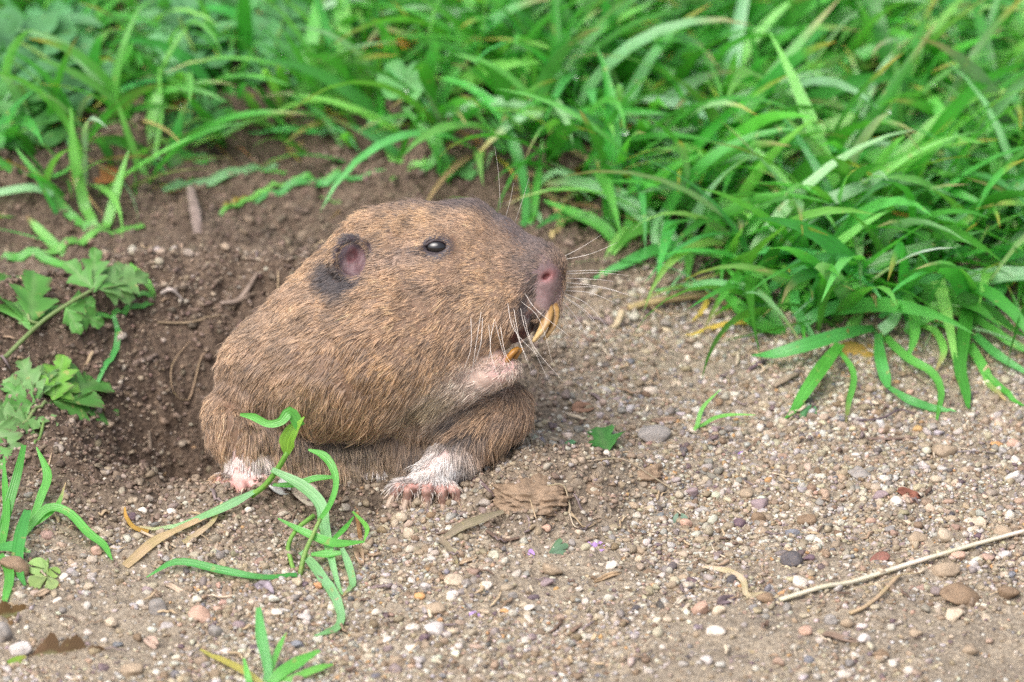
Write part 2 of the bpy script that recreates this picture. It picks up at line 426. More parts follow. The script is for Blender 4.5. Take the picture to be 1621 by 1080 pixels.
def scatter(name, pos, size, cols, m, sub, nshape, seed, sink=(0.15, 0.6), flat=(0.5, 0.9), rough=0.2):
    """many grains in one mesh."""
    r = np.random.default_rng(seed); shapes = [pebble_shape(sub, seed * 31 + k, rough) for k in range(nshape)]
    n = len(pos); VV = []; FF = []; CC = []; off = 0
    which = r.integers(0, nshape, n)
    for k in range(nshape):
        idx = np.where(which == k)[0]
        if not len(idx): continue
        v, f = shapes[k]
        sc = np.stack([size[idx] * r.uniform(0.8, 1.35, len(idx)), size[idx] * r.uniform(0.7, 1.0, len(idx)), size[idx] * r.uniform(*flat, len(idx))], -1)
        a = r.uniform(0, 6.283, len(idx)); ti = r.normal(0, 0.3, len(idx))
        w = v[None] * sc[:, None]
        ct, st = np.cos(ti)[:, None], np.sin(ti)[:, None]
        w = np.stack([w[..., 0], w[..., 1] * ct - w[..., 2] * st, w[..., 1] * st + w[..., 2] * ct], -1)
        ca, sa = np.cos(a)[:, None], np.sin(a)[:, None]
        w = np.stack([w[..., 0] * ca - w[..., 1] * sa, w[..., 0] * sa + w[..., 1] * ca, w[..., 2]], -1)
        p = pos[idx].copy(); p[:, 2] += sc[:, 2] * (1 - 2 * r.uniform(sink[0], sink[1], len(idx)))
        w = w + p[:, None]
        VV.append(w.reshape(-1, 3)); CC.append(np.repeat(cols[idx], len(v), 0))
        FF.append((f[None] + (off + np.arange(len(idx)) * len(v))[:, None, None]).reshape(-1, 3)); off += len(idx) * len(v)
    me = mesh_np(name, np.vstack(VV), np.vstack(FF), np.vstack(CC), smooth=True)
    return obj(name, me, m)
def in_hole(x, y): return np.hypot((x - HX) / 0.36, (y - HY) / 0.36) < 1.0
def lay(n, seed, xr=(-1.2, 1.5), yr=(-0.85, 1.05)):
    r = np.random.default_rng(seed); x = r.uniform(*xr, n); y = r.uniform(*yr, n)
    return r, x, y
# gravel: small grains, dense away from the damp soil, in drifts
def gravel_layer(name, n, lo, hi, seed, sub, thr, palw):
    r, x, y = lay(n, seed)
    mo = moist(x, y); dens = np.clip(0.62 + 1.4 * fbm(x, y, 3.2, 3, 77), 0.14, 1) * (1 - 0.8 * mo)
    dens = dens * (1 - 0.45 * sstep(-0.25, -0.75, y) * sstep(0.1, 0.5, x))
    k = r.uniform(0, 1, n) < dens * thr
    x, y = x[k], y[k]; z = ground_h(x, y); n = len(x)
    s = S * np.exp(r.uniform(np.log(lo), np.log(hi), n)) / 2
    w_ = np.array([palw.get(q, 0) for q in PK], float); w_ /= w_.sum()
    c = np.array([PAL[q] for q in PK])[r.choice(len(PK), n, p=w_)] * r.uniform(0.72, 1.12, (n, 1)) * (1 + r.normal(0, 0.04, (n, 3))) * np.array((.95, .98, .97))
    mk = np.clip(moist(x, y)[:, None] * 0.55 + r.uniform(0, 0.32, (n, 1)), 0, .8)
    c = c * (1 - mk) + np.array((0.23, 0.175, 0.13)) * mk
    o = scatter(name, np.stack([x, y, z], -1), s, c, M_GRAVEL, sub, 8, seed)
    return tag(o, kind='stuff')
PALW = dict(white=.17, cream=.24, tan=.3, pink=.035, grey=.1, dark=.02, mauve=.04, purple=.02, brown=.1, orange=.015, slate=.02, pale=.16)
gravel_layer('gravel', 15000, 8.5, 20, 101, 2, 0.85, PALW)
gravel_layer('fine_gravel', 80000, 4, 10.5, 102, 1, 1.15, PALW)
# crumbs of damp soil on the spoil and in the burrow mouth
def crumb_layer(n, lo, hi, seed, sub):
    r, x, y = lay(n, seed, (-1.1, 0.85), (-0.35, 1.6))
    k = r.uniform(0, 1, n) < (moist(x, y) * 0.8 + 0.05)
    x, y = x[k], y[k]; z = ground_h(x, y); n = len(x)
    s = S * np.exp(r.uniform(np.log(lo), np.log(hi), n)) / 2
    c = (np.array((0.14, 0.102, 0.077)) + (1 - moist(x, y))[:, None] * np.array((0.16, 0.13, 0.10))) * r.uniform(0.6, 1.4, (n, 1)) * (1 + r.normal(0, 0.04, (n, 3)))
    return tag(scatter('soil_crumbs', np.stack([x, y, z], -1), s, c, M_GRAVEL, sub, 8, seed, (0.2, 0.5), (0.5, 0.9), 0.9), kind='stuff')
crumb_layer(34000, 4, 13, 103, 1)
crumb_layer(4200, 10, 24, 104, 2)

# ------------------------------------------------------------------ the gopher: one continuous body from a distance field
VOX = 3.0
BX = (290, 925); BY = (300, 850); BD = (-230, 170)
gxs = np.arange(*BX, VOX, dtype=np.float32); gys = np.arange(*BY, VOX, dtype=np.float32); gds = np.arange(*BD, VOX, dtype=np.float32)
F = np.full((len(gxs), len(gys), len(gds)), 400.0, np.float32)
def _box(lo, hi, pad):
    sl = []
    for g, a, b in zip((gxs, gys, gds), lo, hi):
        i = int(np.searchsorted(g, a - pad)); j = int(np.searchsorted(g, b + pad)); sl.append(slice(i, max(j, i + 1)))
    return tuple(sl), np.meshgrid(gxs[sl[0]], gys[sl[1]], gds[sl[2]], indexing='ij')
def _comb(sl, d, k, mode):
    a = F[sl]
    if mode == 'add':
        h = np.clip(0.5 + 0.5 * (a - d) / k, 0, 1); F[sl] = a * (1 - h) + d * h - k * h * (1 - h)
    else:
        d = -d; h = np.clip(0.5 + 0.5 * (d - a) / k, 0, 1); F[sl] = a * (1 - h) + d * h + k * h * (1 - h)
def ell(c, r, k=25, rot=0.0, yaw=0.0, mode='add'):
    """ellipsoid; rot turns it in the picture plane, yaw about the picture's vertical."""
    m = max(r); sl, (X, Y, D) = _box([q - m for q in c], [q + m for q in c], 40 if mode == 'add' else 8)
    x, y, d = X - c[0], Y - c[1], D - c[2]
    cr, sr = math.cos(rot), math.sin(rot); x, y = x * cr + y * sr, -x * sr + y * cr
    cy, sy = math.cos(yaw), math.sin(yaw); x, d = x * cy + d * sy, -x * sy + d * cy
    k0 = np.sqrt((x / r[0]) ** 2 + (y / r[1]) ** 2 + (d / r[2]) ** 2); k1 = np.sqrt((x / r[0] ** 2) ** 2 + (y / r[1] ** 2) ** 2 + (d / r[2] ** 2) ** 2)
    _comb(sl, (k0 * (k0 - 1) / np.maximum(k1, 1e-6)).astype(np.float32), k, mode)
def cone(a, b, ra, rb, k=20, mode='add'):
    a = np.array(a, float); b = np.array(b, float); m = max(ra, rb)
    sl, (X, Y, D) = _box(np.minimum(a, b) - m, np.maximum(a, b) + m, 40 if mode == 'add' else 8)
    ab = b - a; t = np.clip(((X - a[0]) * ab[0] + (Y - a[1]) * ab[1] + (D - a[2]) * ab[2]) / (ab @ ab), 0, 1)
    d = np.sqrt((X - a[0] - ab[0] * t) ** 2 + (Y - a[1] - ab[1] * t) ** 2 + (D - a[2] - ab[2] * t) ** 2) - (ra + (rb - ra) * t)
    _comb(sl, d.astype(np.float32), k, mode)
# trunk going down the hole, neck, shoulders
cone((622, 440, -40), (440, 590, -58), 113, 90, 10)
cone((475, 650, -105), (500, 830, -135), 112, 112, 30)
ell((580, 702, -84), (125, 80, 74), 26)
ell((388, 668, -50), (52, 66, 60), 24)                       # near shoulder
ell((758, 652, -66), (75, 54, 62), 30)
ell((715, 668, -40), (66, 40, 50), 28)                       # far shoulder
# head
ell((600, 548, 2), (150, 128, 112), 40, -0.35)              # cheek with full pouch
ell((520, 592, -4), (104, 82, 96), 30)
ell((690, 420, -25), (95, 92, 96), 40)                       # brow
ell((745, 395, -8), (72, 64, 66), 35, 0.45)
cone((720, 450, 0), (838, 436, 36), 92, 47, 30)
cone((748, 388, 0), (852, 424, 34), 58, 36, 30)              # muzzle
ell((858, 428, 42), (31, 34, 38), 14)                        # nose pad
ell((775, 498, 42), (72, 52, 50), 25, -0.15)                 # whisker pad, near
ell((800, 500, -8), (52, 44, 46), 25)
ell((690, 550, 25), (95, 72, 70), 35, 0.1)
cone((858, 455, 52), (858, 488, 58), 23, 15, 12)             # upper lip, two sides of the cleft
cone((872, 455, 32), (876, 482, 36), 21, 13, 12)
# lower jaw, open mouth
cone((838, 522, 42), (806, 556, 46), 9, 9, 5, 'cut')
ell((840, 514, 38), (15, 27, 18), 8, 0.4, 0, 'cut')
cone((680, 632, 18), (795, 585, 50), 31, 25, 16)
ell((800, 580, 44), (24, 18, 22), 8)
# arms
cone((788, 642, -50), (728, 704, -20), 47, 35, 26)
cone((728, 704, -20), (684, 756, 4), 33, 24, 16)
ell((672, 770, 10), (36, 20, 24), 12, -0.1)
cone((378, 660, -40), (392, 725, -30), 50, 30, 24)
cone((392, 725, -30), (388, 755, -22), 28, 26, 12)
ell((384, 762, -18), (36, 16, 20), 10)
# chest fold between cheek and arms
def surf_d(px, py):
    """depth of the body's front at a pixel."""
    i = int(round((px - BX[0]) / VOX)); j = int(round((py - BY[0]) / VOX)); c = F[i, j]
    k = np.where(c < 0)[0]
    if not len(k): return None
    k = k[-1]
    if k + 1 >= len(c): return float(gds[-1])
    return float(gds[k] + VOX * c[k] / (c[k] - c[k + 1]))
def groove(pts, r, k, off=2):
    q = [(x, y, (surf_d(x, y) or -60) + off) for x, y in pts]
    for a, b in zip(q[:-1], q[1:]): cone(a, b, r, r, k, 'cut')
groove([(350, 628), (400, 652), (450, 678), (500, 692), (560, 694), (620, 682), (662, 664)], 9, 16)      # cheek overhangs the chest
groove([(462, 712), (468, 745), (466, 770)], 8, 16)                                             # near foreleg from chest
groove([(668, 696), (700, 686), (735, 670), (765, 652)], 5, 12, 4)                                   # folds of the far foreleg
groove([(846, 448), (838, 470), (828, 495)], 5, 10)                                               # edge of the muzzle
groove([(600, 700), (612, 735), (622, 760)], 6, 14)
# digits
DIG_R = [((650, 768, 18), (630, 772, 30), (620, 790, 30)), ((662, 770, 24), (648, 777, 40), (642, 797, 40)), ((680, 770, 26), (676, 778, 44), (676, 801, 42)),
         ((694, 770, 22), (700, 782, 36), (701, 804, 34)), ((706, 766, 16), (720, 780, 25), (724, 799, 24))]
DIG_L = [((362, 758, -12), (346, 764, -4), (339, 780, -4)), ((372, 761, -8), (361, 768, 4), (356, 786, 3)), ((386, 762, -6), (382, 769, 6), (380, 788, 4)),
         ((400, 761, -8), (404, 769, 3), (406, 787, 2)), ((410, 758, -14), (423, 764, -6), (430, 779, -6))]
for D_ in (DIG_R, DIG_L):
    for a, b, c in D_:
        cone(a, b, 10.5, 9.5, 3); cone(b, c, 9.2, 6.8, 2)
# eye socket, nostril, ear cup
EYE = (691, 391); ED = surf_d(*EYE)
ell((EYE[0], EYE[1], ED - 2), (28, 17, 10), 10)
ell((EYE[0], EYE[1] + 0.5, ED + 6), (20, 11.5, 12), 4, 0.06, 0, 'cut')
ND = surf_d(868, 438)
ell((865, 438, ND + 1), (8.5, 5, 8), 4, -0.6, 0, 'cut')
ED2 = surf_d(556, 408)
for a in np.linspace(0, 2 * np.pi, 14, endpoint=False):      # raised rim of the ear
    b = a + 2 * np.pi / 14
    q = lambda t: (557 + 27 * math.cos(t) * (1 - 0.1 * math.sin(t)), 409 + 31 * math.sin(t), ED2 + 3 + (9 if math.cos(t) < 0.2 else 3))
    cone(q(a), q(b), 6.5, 6.5, 5)
ell((558, 411, ED2 + 9), (22, 27, 16), 6, 0.1, 0, 'cut')
ell((570, 418, ED2 - 4), (6, 15, 9), 5, 0.25)
ell((556, 405, ED2 - 6), (7, 9, 8), 4, 0.2, 0, 'cut')

def surface_nets(F, gx, gy, gd):
    s = F < 0; nx, ny, nz = F.shape
    cnt = np.zeros((nx - 1, ny - 1, nz - 1), np.int8)
    for i in (0, 1):
        for j in (0, 1):
            for k in (0, 1): cnt += s[i:nx - 1 + i, j:ny - 1 + j, k:nz - 1 + k]
    act = (cnt > 0) & (cnt < 8); I, J, K = np.where(act)
    idx = np.full(act.shape, -1, np.int64); idx[I, J, K] = np.arange(len(I))
    acc = np.zeros((len(I), 3)); num = np.zeros(len(I))
    cor = [(i, j, k) for i in (0, 1) for j in (0, 1) for k in (0, 1)]
    for a in cor:
        for ax in range(3):
            if a[ax] == 1: continue
            b = list(a); b[ax] = 1
            fa = F[I + a[0], J + a[1], K + a[2]]; fb = F[I + b[0], J + b[1], K + b[2]]
            m = (fa < 0) != (fb < 0); t = np.where(m, fa / np.where(m, fa - fb, 1), 0)
            p = np.array(a, float)[None].repeat(len(I), 0); p[:, ax] += t
            acc[m] += p[m]; num += m
    P = acc / num[:, None] + np.stack([I, J, K], -1)
    v = np.stack([gx[0] + VOX * P[:, 0], gy[0] + VOX * P[:, 1], gd[0] + VOX * P[:, 2]], -1)
    q = []
    for ax in range(3):
        o1, o2 = [(1, 2), (2, 0), (0, 1)][ax]
        sa = s; a = [slice(1, -1)] * 3; a[ax] = slice(0, -1); b = list(a); b[ax] = slice(1, None)
        A = sa[tuple(a)]; B = sa[tuple(b)]; m = A != B
        ii = np.stack(np.where(m), -1); base = ii + 1; base[:, ax] -= 1
        fl = A[m]
        def at(d1, d2):
            c = base.copy(); c[:, o1] += d1; c[:, o2] += d2; return idx[c[:, 0], c[:, 1], c[:, 2]]
        f = np.stack([at(-1, -1), at(0, -1), at(0, 0), at(-1, 0)], -1)
        f[~fl] = f[~fl][:, ::-1]; q.append(f)
    f = np.vstack(q); f = f[(f >= 0).all(1)]
    return v, f
bv, bf = surface_nets(F, gxs, gys, gds)
# keep one connected piece; relax the steps a little
lab_ = np.arange(len(bv))
while True:
    m_ = lab_[bf].min(1); new = lab_.copy()
    for k in range(4): np.minimum.at(new, bf[:, k], m_)
    new = new[new]
    if (new == lab_).all(): break
    lab_ = new
big = np.bincount(lab_[bf[:, 0]]).argmax(); bf = bf[lab_[bf[:, 0]] == big]
us_ = np.unique(bf); mp_ = np.full(len(bv), -1); mp_[us_] = np.arange(len(us_)); bv = bv[us_]; bf = mp_[bf]
nb = np.vstack([bf[:, [0, 1]], bf[:, [1, 2]], bf[:, [2, 3]], bf[:, [3, 0]]])
for _ in range(3):
    s_ = np.zeros_like(bv); n_ = np.zeros(len(bv))
    np.add.at(s_, nb[:, 0], bv[nb[:, 1]]); np.add.at(n_, nb[:, 0], 1); np.add.at(s_, nb[:, 1], bv[nb[:, 0]]); np.add.at(n_, nb[:, 1], 1)
    bv = bv * 0.5 + 0.5 * s_ / np.maximum(n_, 1)[:, None]
def inside_(x, y, cx, cy, rx, ry): return 1 - sstep(.8, 1.2, np.hypot((x - cx) / rx, (y - cy) / ry))
def to_world(p):
    p = np.asarray(p, float); r = (p[:, 0] - 810.5)[:, None] * S / DIST * AX + (540 - p[:, 1])[:, None] * S / DIST * AU - AT
    return CAM + r * (DIST - p[:, 2] * S)[:, None]
nz_ = np.stack([fbm(bv[:, 1] + bv[:, 2] * .7 + 50 * k, bv[:, 0] - bv[:, 2] * .5, 1 / 42., 2, 33 + k) for k in range(3)], -1)
loose = (1 - inside_(bv[:, 0], bv[:, 1], 840, 450, 120, 90)) * (bv[:, 1] < 740)
bv = bv + nz_ * 5.5 * loose[:, None]
bw = to_world(bv)
fn = np.cross(bw[bf[:, 2]] - bw[bf[:, 0]], bw[bf[:, 3]] - bw[bf[:, 1]])
# orient outward (towards the camera where the front is seen)
vn = np.zeros_like(bw)
for k in range(4): np.add.at(vn, bf[:, k], fn)
vn = nrm(vn)
if ((bw - bw.mean(0)) * vn).sum(1).mean() < 0: bf = bf[:, ::-1]; vn = -vn; fn = -fn

def gauss(x, y, cx, cy, rx, ry, rot=0.0):
    dx, dy = x - cx, y - cy; c, s = math.cos(rot), math.sin(rot); dx, dy = dx * c + dy * s, -dx * s + dy * c
    return np.exp(-((dx / rx) ** 2 + (dy / ry) ** 2))
def inside(x, y, cx, cy, rx, ry, rot=0.0, soft=0.25):
    dx, dy = x - cx, y - cy; c, s = math.cos(rot), math.sin(rot); dx, dy = dx * c + dy * s, -dx * s + dy * c
    return 1 - sstep(1 - soft, 1 + soft, np.hypot(dx / rx, dy / ry))
def lerp(c, col, m): return c * (1 - m[:, None]) + np.array(col) * m[:, None]
front = vn @ AT
def skin_cols(p):
    x, y = p[:, 0], p[:, 1]
    c = np.repeat(np.array([[0.17, 0.108, 0.07]]), len(p), 0)
    c = lerp(c, (0.155, 0.105, 0.105), inside(x, y, 872, 438, 46, 48, 0.1))
    c = lerp(c, (0.22, 0.15, 0.148), inside(x, y, 870, 462, 22, 30, 0.0, .5))
    c = lerp(c, (0.27, 0.125, 0.125), inside(x, y, 868, 437, 13, 9, -0.5, .6))
    c = lerp(c, (0.10, 0.02, 0.02), inside(x, y, 865, 438, 7, 4, -0.6))
    c = lerp(c, (0.10, 0.035, 0.035), inside(x, y, 835, 525, 24, 36, 0.6))
    c = lerp(c, (0.44, 0.335, 0.28), inside(x, y, 755, 604, 88, 34, -0.42)); c = lerp(c, (0.52, 0.33, 0.31), inside(x, y, 800, 580, 26, 20, -0.4, .6))
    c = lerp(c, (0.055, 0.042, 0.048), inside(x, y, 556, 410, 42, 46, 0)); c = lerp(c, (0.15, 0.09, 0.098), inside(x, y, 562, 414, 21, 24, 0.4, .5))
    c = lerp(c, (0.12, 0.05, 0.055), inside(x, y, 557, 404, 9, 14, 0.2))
    c = lerp(c, (0.06, 0.05, 0.055), inside(x, y, EYE[0], EYE[1], 27, 22, 0))
    c = lerp(c, (0.6, 0.45, 0.42), inside(x, y, 690, 745, 55, 34, -.3)); c = lerp(c, (0.6, 0.45, 0.42), inside(x, y, 388, 735, 48, 26, 0))
    c = lerp(c, (0.50, 0.29, 0.25), inside(x, y, 675, 785, 62, 32, 0))
    c = lerp(c, (0.58, 0.34, 0.31), inside(x, y, 385, 772, 56, 34, 0))
    mud = sstep(-0.05, 0.25, vnoise(x / 7, y / 7, 5) + (y - 779) / 34) * inside(x, y, 670, 788, 60, 34)
    c = lerp(c, (0.12, 0.07, 0.045), mud * 0.92)
    c = lerp(c, (0.17, 0.10, 0.075), inside(x, y, 668, 800, 70, 26, 0, .35) * .85)
    mud = sstep(0.0, 0.3, vnoise(x / 6, y / 6, 6) + (y - 785) / 40) * inside(x, y, 385, 780, 60, 20)
    c = lerp(c, (0.2, 0.12, 0.09), mud * 0.6)
    return c
bsk = skin_cols(bv)
GO = V(600, 760, -60)
gopher = thing('gopher', 'brown pocket gopher leaning out of its burrow with yellow incisors showing', 'gopher', GO)
body = obj('body', mesh_np('body', bw, bf, bsk), M_SKIN, gopher)

# ---- fur
guides = np.array([  # x, y, direction x, direction y (picture plane)
 (872, 400, -1, -.35), (840, 372, -1, -.45), (800, 345, -1, -.4), (740, 328, -1, -.12), (680, 326, -1, .02), (600, 335, -1, .25), (530, 380, -.8, .55), (470, 440, -.75, .65), (420, 500, -.6, .8), (350, 600, -.35, 1), (330, 660, -.1, 1),
 (820, 420, -1, -.1), (770, 430, -1, .12), (700, 440, -1, .3), (740, 380, -1, -.05), (640, 400, -1, .25), (600, 470, -.95, .45), (520, 470, -.9, .5), (450, 540, -.7, .6), (430, 600, -.7, .8),
 (830, 470, -.8, .7), (800, 510, -.45, .9), (760, 520, -.6, .8), (700, 520, -.8, .6), (640, 540, -.8, .6), (600, 590, -.6, .75), (520, 580, -.65, .75), (520, 640, -.35, .95), (600, 650, -.45, .9), (440, 660, -.2, 1), (680, 600, -.6, .8), (720, 590, -.7, .7),
 (560, 720, .05, 1), (480, 730, .05, 1), (640, 700, -.2, 1), (780, 610, -.7, .5), (820, 620, -.4, .7), (800, 660, -.5, .6), (740, 670, -.75, .6), (770, 700, .1, 1), (700, 730, -.15, 1), (660, 740, -.3, 1), (740, 735, .3, 1),
 (370, 660, .05, 1), (400, 730, .1, 1), (360, 720, 0, 1), (850, 590, -.3, .9)])
regions = [  # cx, cy, rx, ry, rot, tip colour, root colour
 ]
def fur_cols(x, y, r):
    """tip and root colours of the coat, patch by patch."""
    n = len(x); x0_, y0_ = x, y
    x = x0_ + 9 * fbm(x0_, y0_, 1 / 20., 2, 90) + r.normal(0, 3.0, n); y = y0_ + 9 * fbm(x0_, y0_, 1 / 20., 2, 95) + r.normal(0, 3.0, n)
    tip = np.repeat(np.array([[0.70, 0.465, 0.27]]), n, 0)
    root = np.repeat(np.array([[0.25, 0.16, 0.105]]), n, 0)
    k = sstep(0, 0.35, fbm(x, y, 1 / 38., 3, 61) + 0.1)
    tip = lerp(tip, (0.52, 0.35, 0.225), k * 0.8)
    tip = lerp(tip, (0.58, 0.42, 0.29), gauss(x, y, 430, 560, 90, 110) * 0.7)                # greyer flank
    tip = lerp(tip, (0.66, 0.42, 0.21), gauss(x, y, 600, 590, 110, 70, -0.3) * 0.7)          # ochre cheek
    tip = lerp(tip, (0.62, 0.40, 0.20), gauss(x, y, 650, 350, 60, 20, -0.2) * 0.8)            # brow
    tip = lerp(tip, (0.62, 0.46, 0.36), gauss(x, y, 640, 408, 45, 15, -0.1))                  # pale line under the eye
    tip = lerp(tip, (0.60, 0.40, 0.215), gauss(x, y, 760, 470, 45, 35) * 0.8)
    m = np.clip(gauss(x, y, 700, 318, 110, 16, 0.0) + gauss(x, y, 800, 348, 60, 22, 0.55) + gauss(x, y, 850, 385, 45, 24, 0.6), 0, 1)
    tip = lerp(tip, (0.11, 0.08, 0.085), m * 0.85); root = lerp(root, (0.04, 0.03, 0.035), m)
    m = inside(x, y, 852, 425, 42, 44, 0, 0.5)
    tip = lerp(tip, (0.27, 0.185, 0.145), m * 0.65); root = lerp(root, (0.13, 0.088, 0.075), m)
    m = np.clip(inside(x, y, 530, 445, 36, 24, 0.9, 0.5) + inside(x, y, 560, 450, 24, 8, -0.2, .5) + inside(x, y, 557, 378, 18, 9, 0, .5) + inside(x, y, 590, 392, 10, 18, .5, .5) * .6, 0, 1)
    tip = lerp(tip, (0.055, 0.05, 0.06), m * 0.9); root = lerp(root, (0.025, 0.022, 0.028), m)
    m = np.clip(inside(x, y, 662, 395, 22, 4, -.1, .7) + inside(x, y, 838, 462, 9, 34, .3, .8) * .8, 0, 1); tip = lerp(tip, (0.10, 0.07, 0.07), m * .8); root = lerp(root, (0.04, 0.03, 0.03), m)  # dark eye corner; dark hair and painted-in shadow along the muzzle edge
    m = inside(x, y, 872, 456, 19, 32, 0, .3); tip = lerp(tip, (0.55, 0.45, 0.43), m); root = lerp(root, (0.3, 0.2, 0.2), m)
    m = inside(x, y, 840, 498, 22, 30, 0.3, 0.5); tip = lerp(tip, (0.16, 0.115, 0.10), m * .8); root = lerp(root, (0.06, 0.045, 0.045), m)
    m = inside(x, y, 748, 610, 96, 30, -0.42, 0.5); tip = lerp(tip, (0.78, 0.66, 0.57), m * .95); root = lerp(root, (0.58, 0.44, 0.37), m)     # pink chin, buff throat
    m = gauss(x, y, 690, 632, 60, 30, -.42); tip = lerp(tip, (0.74, 0.60, 0.45), m * .8); root = lerp(root, (0.5, 0.38, 0.27), m * .8)
    m = inside(x, y, 680, 640, 50, 14, -0.3, 0.5); tip = lerp(tip, (0.50, 0.40, 0.25), m * .9); root = lerp(root, (0.3, 0.22, 0.14), m)
    # shade of the chest and arm folds, painted in as darker fur
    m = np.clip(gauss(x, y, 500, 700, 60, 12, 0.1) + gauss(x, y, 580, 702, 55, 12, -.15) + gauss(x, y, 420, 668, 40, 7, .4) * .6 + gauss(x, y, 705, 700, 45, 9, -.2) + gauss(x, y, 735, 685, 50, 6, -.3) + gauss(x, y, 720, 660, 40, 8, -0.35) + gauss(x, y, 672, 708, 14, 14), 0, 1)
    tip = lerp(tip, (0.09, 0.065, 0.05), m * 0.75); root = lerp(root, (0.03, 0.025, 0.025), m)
    m = np.clip(gauss(x, y, 560, 730, 90, 35) * .7, 0, 1); tip = lerp(tip, (0.66, 0.50, 0.33), m)
    # white wrists and belly edge
    m = np.clip(inside(x, y, 690, 742, 62, 36, -0.35, 0.45) + inside(x, y, 600, 752, 40, 22, 0.2, 0.6) * .8, 0, 1)
    tip = lerp(tip, (0.86, 0.79, 0.74), m); root = lerp(root, (0.74, 0.63, 0.59), m)
    m = np.clip(inside(x, y, 388, 735, 45, 22, 0, 0.45), 0, 1)
    tip = lerp(tip, (0.86, 0.79, 0.74), m); root = lerp(root, (0.74, 0.63, 0.59), m)
    return tip, root
def fur_len(x, y):
    L = np.full(len(x), 16.0)
    L = L + 6 * gauss(x, y, 580, 600, 130, 90) + 5 * gauss(x, y, 430, 620, 90, 90) + 13 * gauss(x, y, 560, 720, 170, 55) + 11 * gauss(x, y, 760, 680, 80, 45) + 7 * gauss(x, y, 560, 670, 110, 25)
    L = L - 7.5 * inside(x, y, 800, 400, 100, 75, 0.2, .6) - 6 * inside(x, y, EYE[0], EYE[1], 40, 32, 0, .6)
    L = L - 3 * inside(x, y, 640, 360, 130, 45, 0, .5)
    L = L - 6 * inside(x, y, 560, 410, 48, 50, 0, .4) - 6 * inside(x, y, 560, 411, 24, 28)
    L = L - 10 * inside(x, y, 872, 456, 20, 34)
    L = L - 7.5 * inside(x, y, 760, 602, 90, 36, -.42, .4) - 5 * inside(x, y, 740, 575, 60, 20, -.4, .5) - 8 * inside(x, y, 680, 770, 60, 18) - 8 * inside(x, y, 386, 765, 50, 16)
    return np.clip(L, 3.0, 40)
def fur_mask(x, y, d):
    m = np.ones(len(x))
    m *= 1 - 0.75 * inside(x, y, 872, 445, 20, 32, 0.0, .3) * (d > 10)
    m *= 1 - inside(x, y, 866, 437, 10, 8, 0, .3)
    m *= 1 - 0.7 * inside(x, y, 866, 472, 17, 20, 0, .2)
    m *= 1 - 0.85 * inside(x, y, 559, 411, 22, 27, 0, .15)
    m *= 1 - inside(x, y, EYE[0], EYE[1], 20, 13.5, 0, .12)
    m *= 1 - inside(x, y, 832, 532, 26, 26, .6, .2) * (y < 560)
    m *= 1 - 0.6 * inside(x, y, 800, 578, 22, 15, -.4, .4)
    m *= 1 - 0.96 * inside(x, y, 672, 790, 78, 30, 0, .2)
    m *= 1 - 0.93 * inside(x, y, 385, 778, 62, 26, 0, .2)
    return m
tri = np.vstack([bf[:, [0, 1, 2]], bf[:, [0, 2, 3]]])
area = np.linalg.norm(np.cross(bw[tri[:, 1]] - bw[tri[:, 0]], bw[tri[:, 2]] - bw[tri[:, 0]]), axis=1)
tn = nrm(vn[tri].mean(1)); cy_ = bv[tri][:, :, 1].mean(1)
wgt = area * (0.10 + np.clip(tn @ AT + 0.45, 0, 1)) * (cy_ < 805)
gw_ = to_world(np.array([[500, 700, 0.]]))[0]
NF = 230000
pick = rng.choice(len(tri), NF, p=wgt / wgt.sum())
u = rng.uniform(0, 1, (NF, 2)); fl = u.sum(1) > 1; u[fl] = 1 - u[fl]
bc = np.stack([1 - u.sum(1), u[:, 0], u[:, 1]], -1)[..., None]
rp = (bv[tri[pick]] * bc).sum(1); rn = nrm((vn[tri[pick]] * bc).sum(1)); rw = (bw[tri[pick]] * bc).sum(1)
keep = rng.uniform(0, 1, NF) < fur_mask(rp[:, 0], rp[:, 1], rp[:, 2])
keep &= rw[:, 2] > ground_h(rw[:, 0], rw[:, 1]) - 0.02
rp, rn, rw = rp[keep], rn[keep], rw[keep]; NF = len(rp)
dx = rp[:, None, 0] - guides[None, :, 0]; dy = rp[:, None, 1] - guides[None, :, 1]
wg = 1 / (dx ** 2 + dy ** 2 + 150) ** 2
gd_ = nrm(guides[:, 2:4]); D2 = nrm((wg[..., None] * gd_[None]).sum(1) / wg.sum(1)[:, None])
ang = 0.55 * fbm(rp[:, 0], rp[:, 1], 1 / 26., 2, 71) + 0.5 * vnoise(rp[:, 0] / 9, rp[:, 1] / 9, 72) + rng.normal(0, 0.16, NF)
ca, sa = np.cos(ang), np.sin(ang); D2 = np.stack([D2[:, 0] * ca - D2[:, 1] * sa, D2[:, 0] * sa + D2[:, 1] * ca], -1)
dw = D2[:, :1] * AX - D2[:, 1:] * AU
dw = nrm(dw - (dw * rn).sum(1)[:, None] * rn)
Lh = fur_len(rp[:, 0], rp[:, 1]) * S * rng.uniform(0.55, 1.4, NF) * (1 + 0.4 * fbm(rp[:, 0], rp[:, 1], 1 / 24., 2, 85)) * np.where(rng.uniform(0, 1, NF) < 0.03, 1.6, 1)
lift = 0.42 + 0.25 * gauss(rp[:, 0], rp[:, 1], 560, 720, 250, 60) + rng.normal(0, 0.1, NF)
npt = 4
ts = np.linspace(0, 1, npt)
e0 = nrm(dw + rn * (lift + 0.35)[:, None]); e1 = nrm(dw + rn * (lift * 0.3)[:, None])
fr = rng.normal(0, 0.10, (NF, 3))
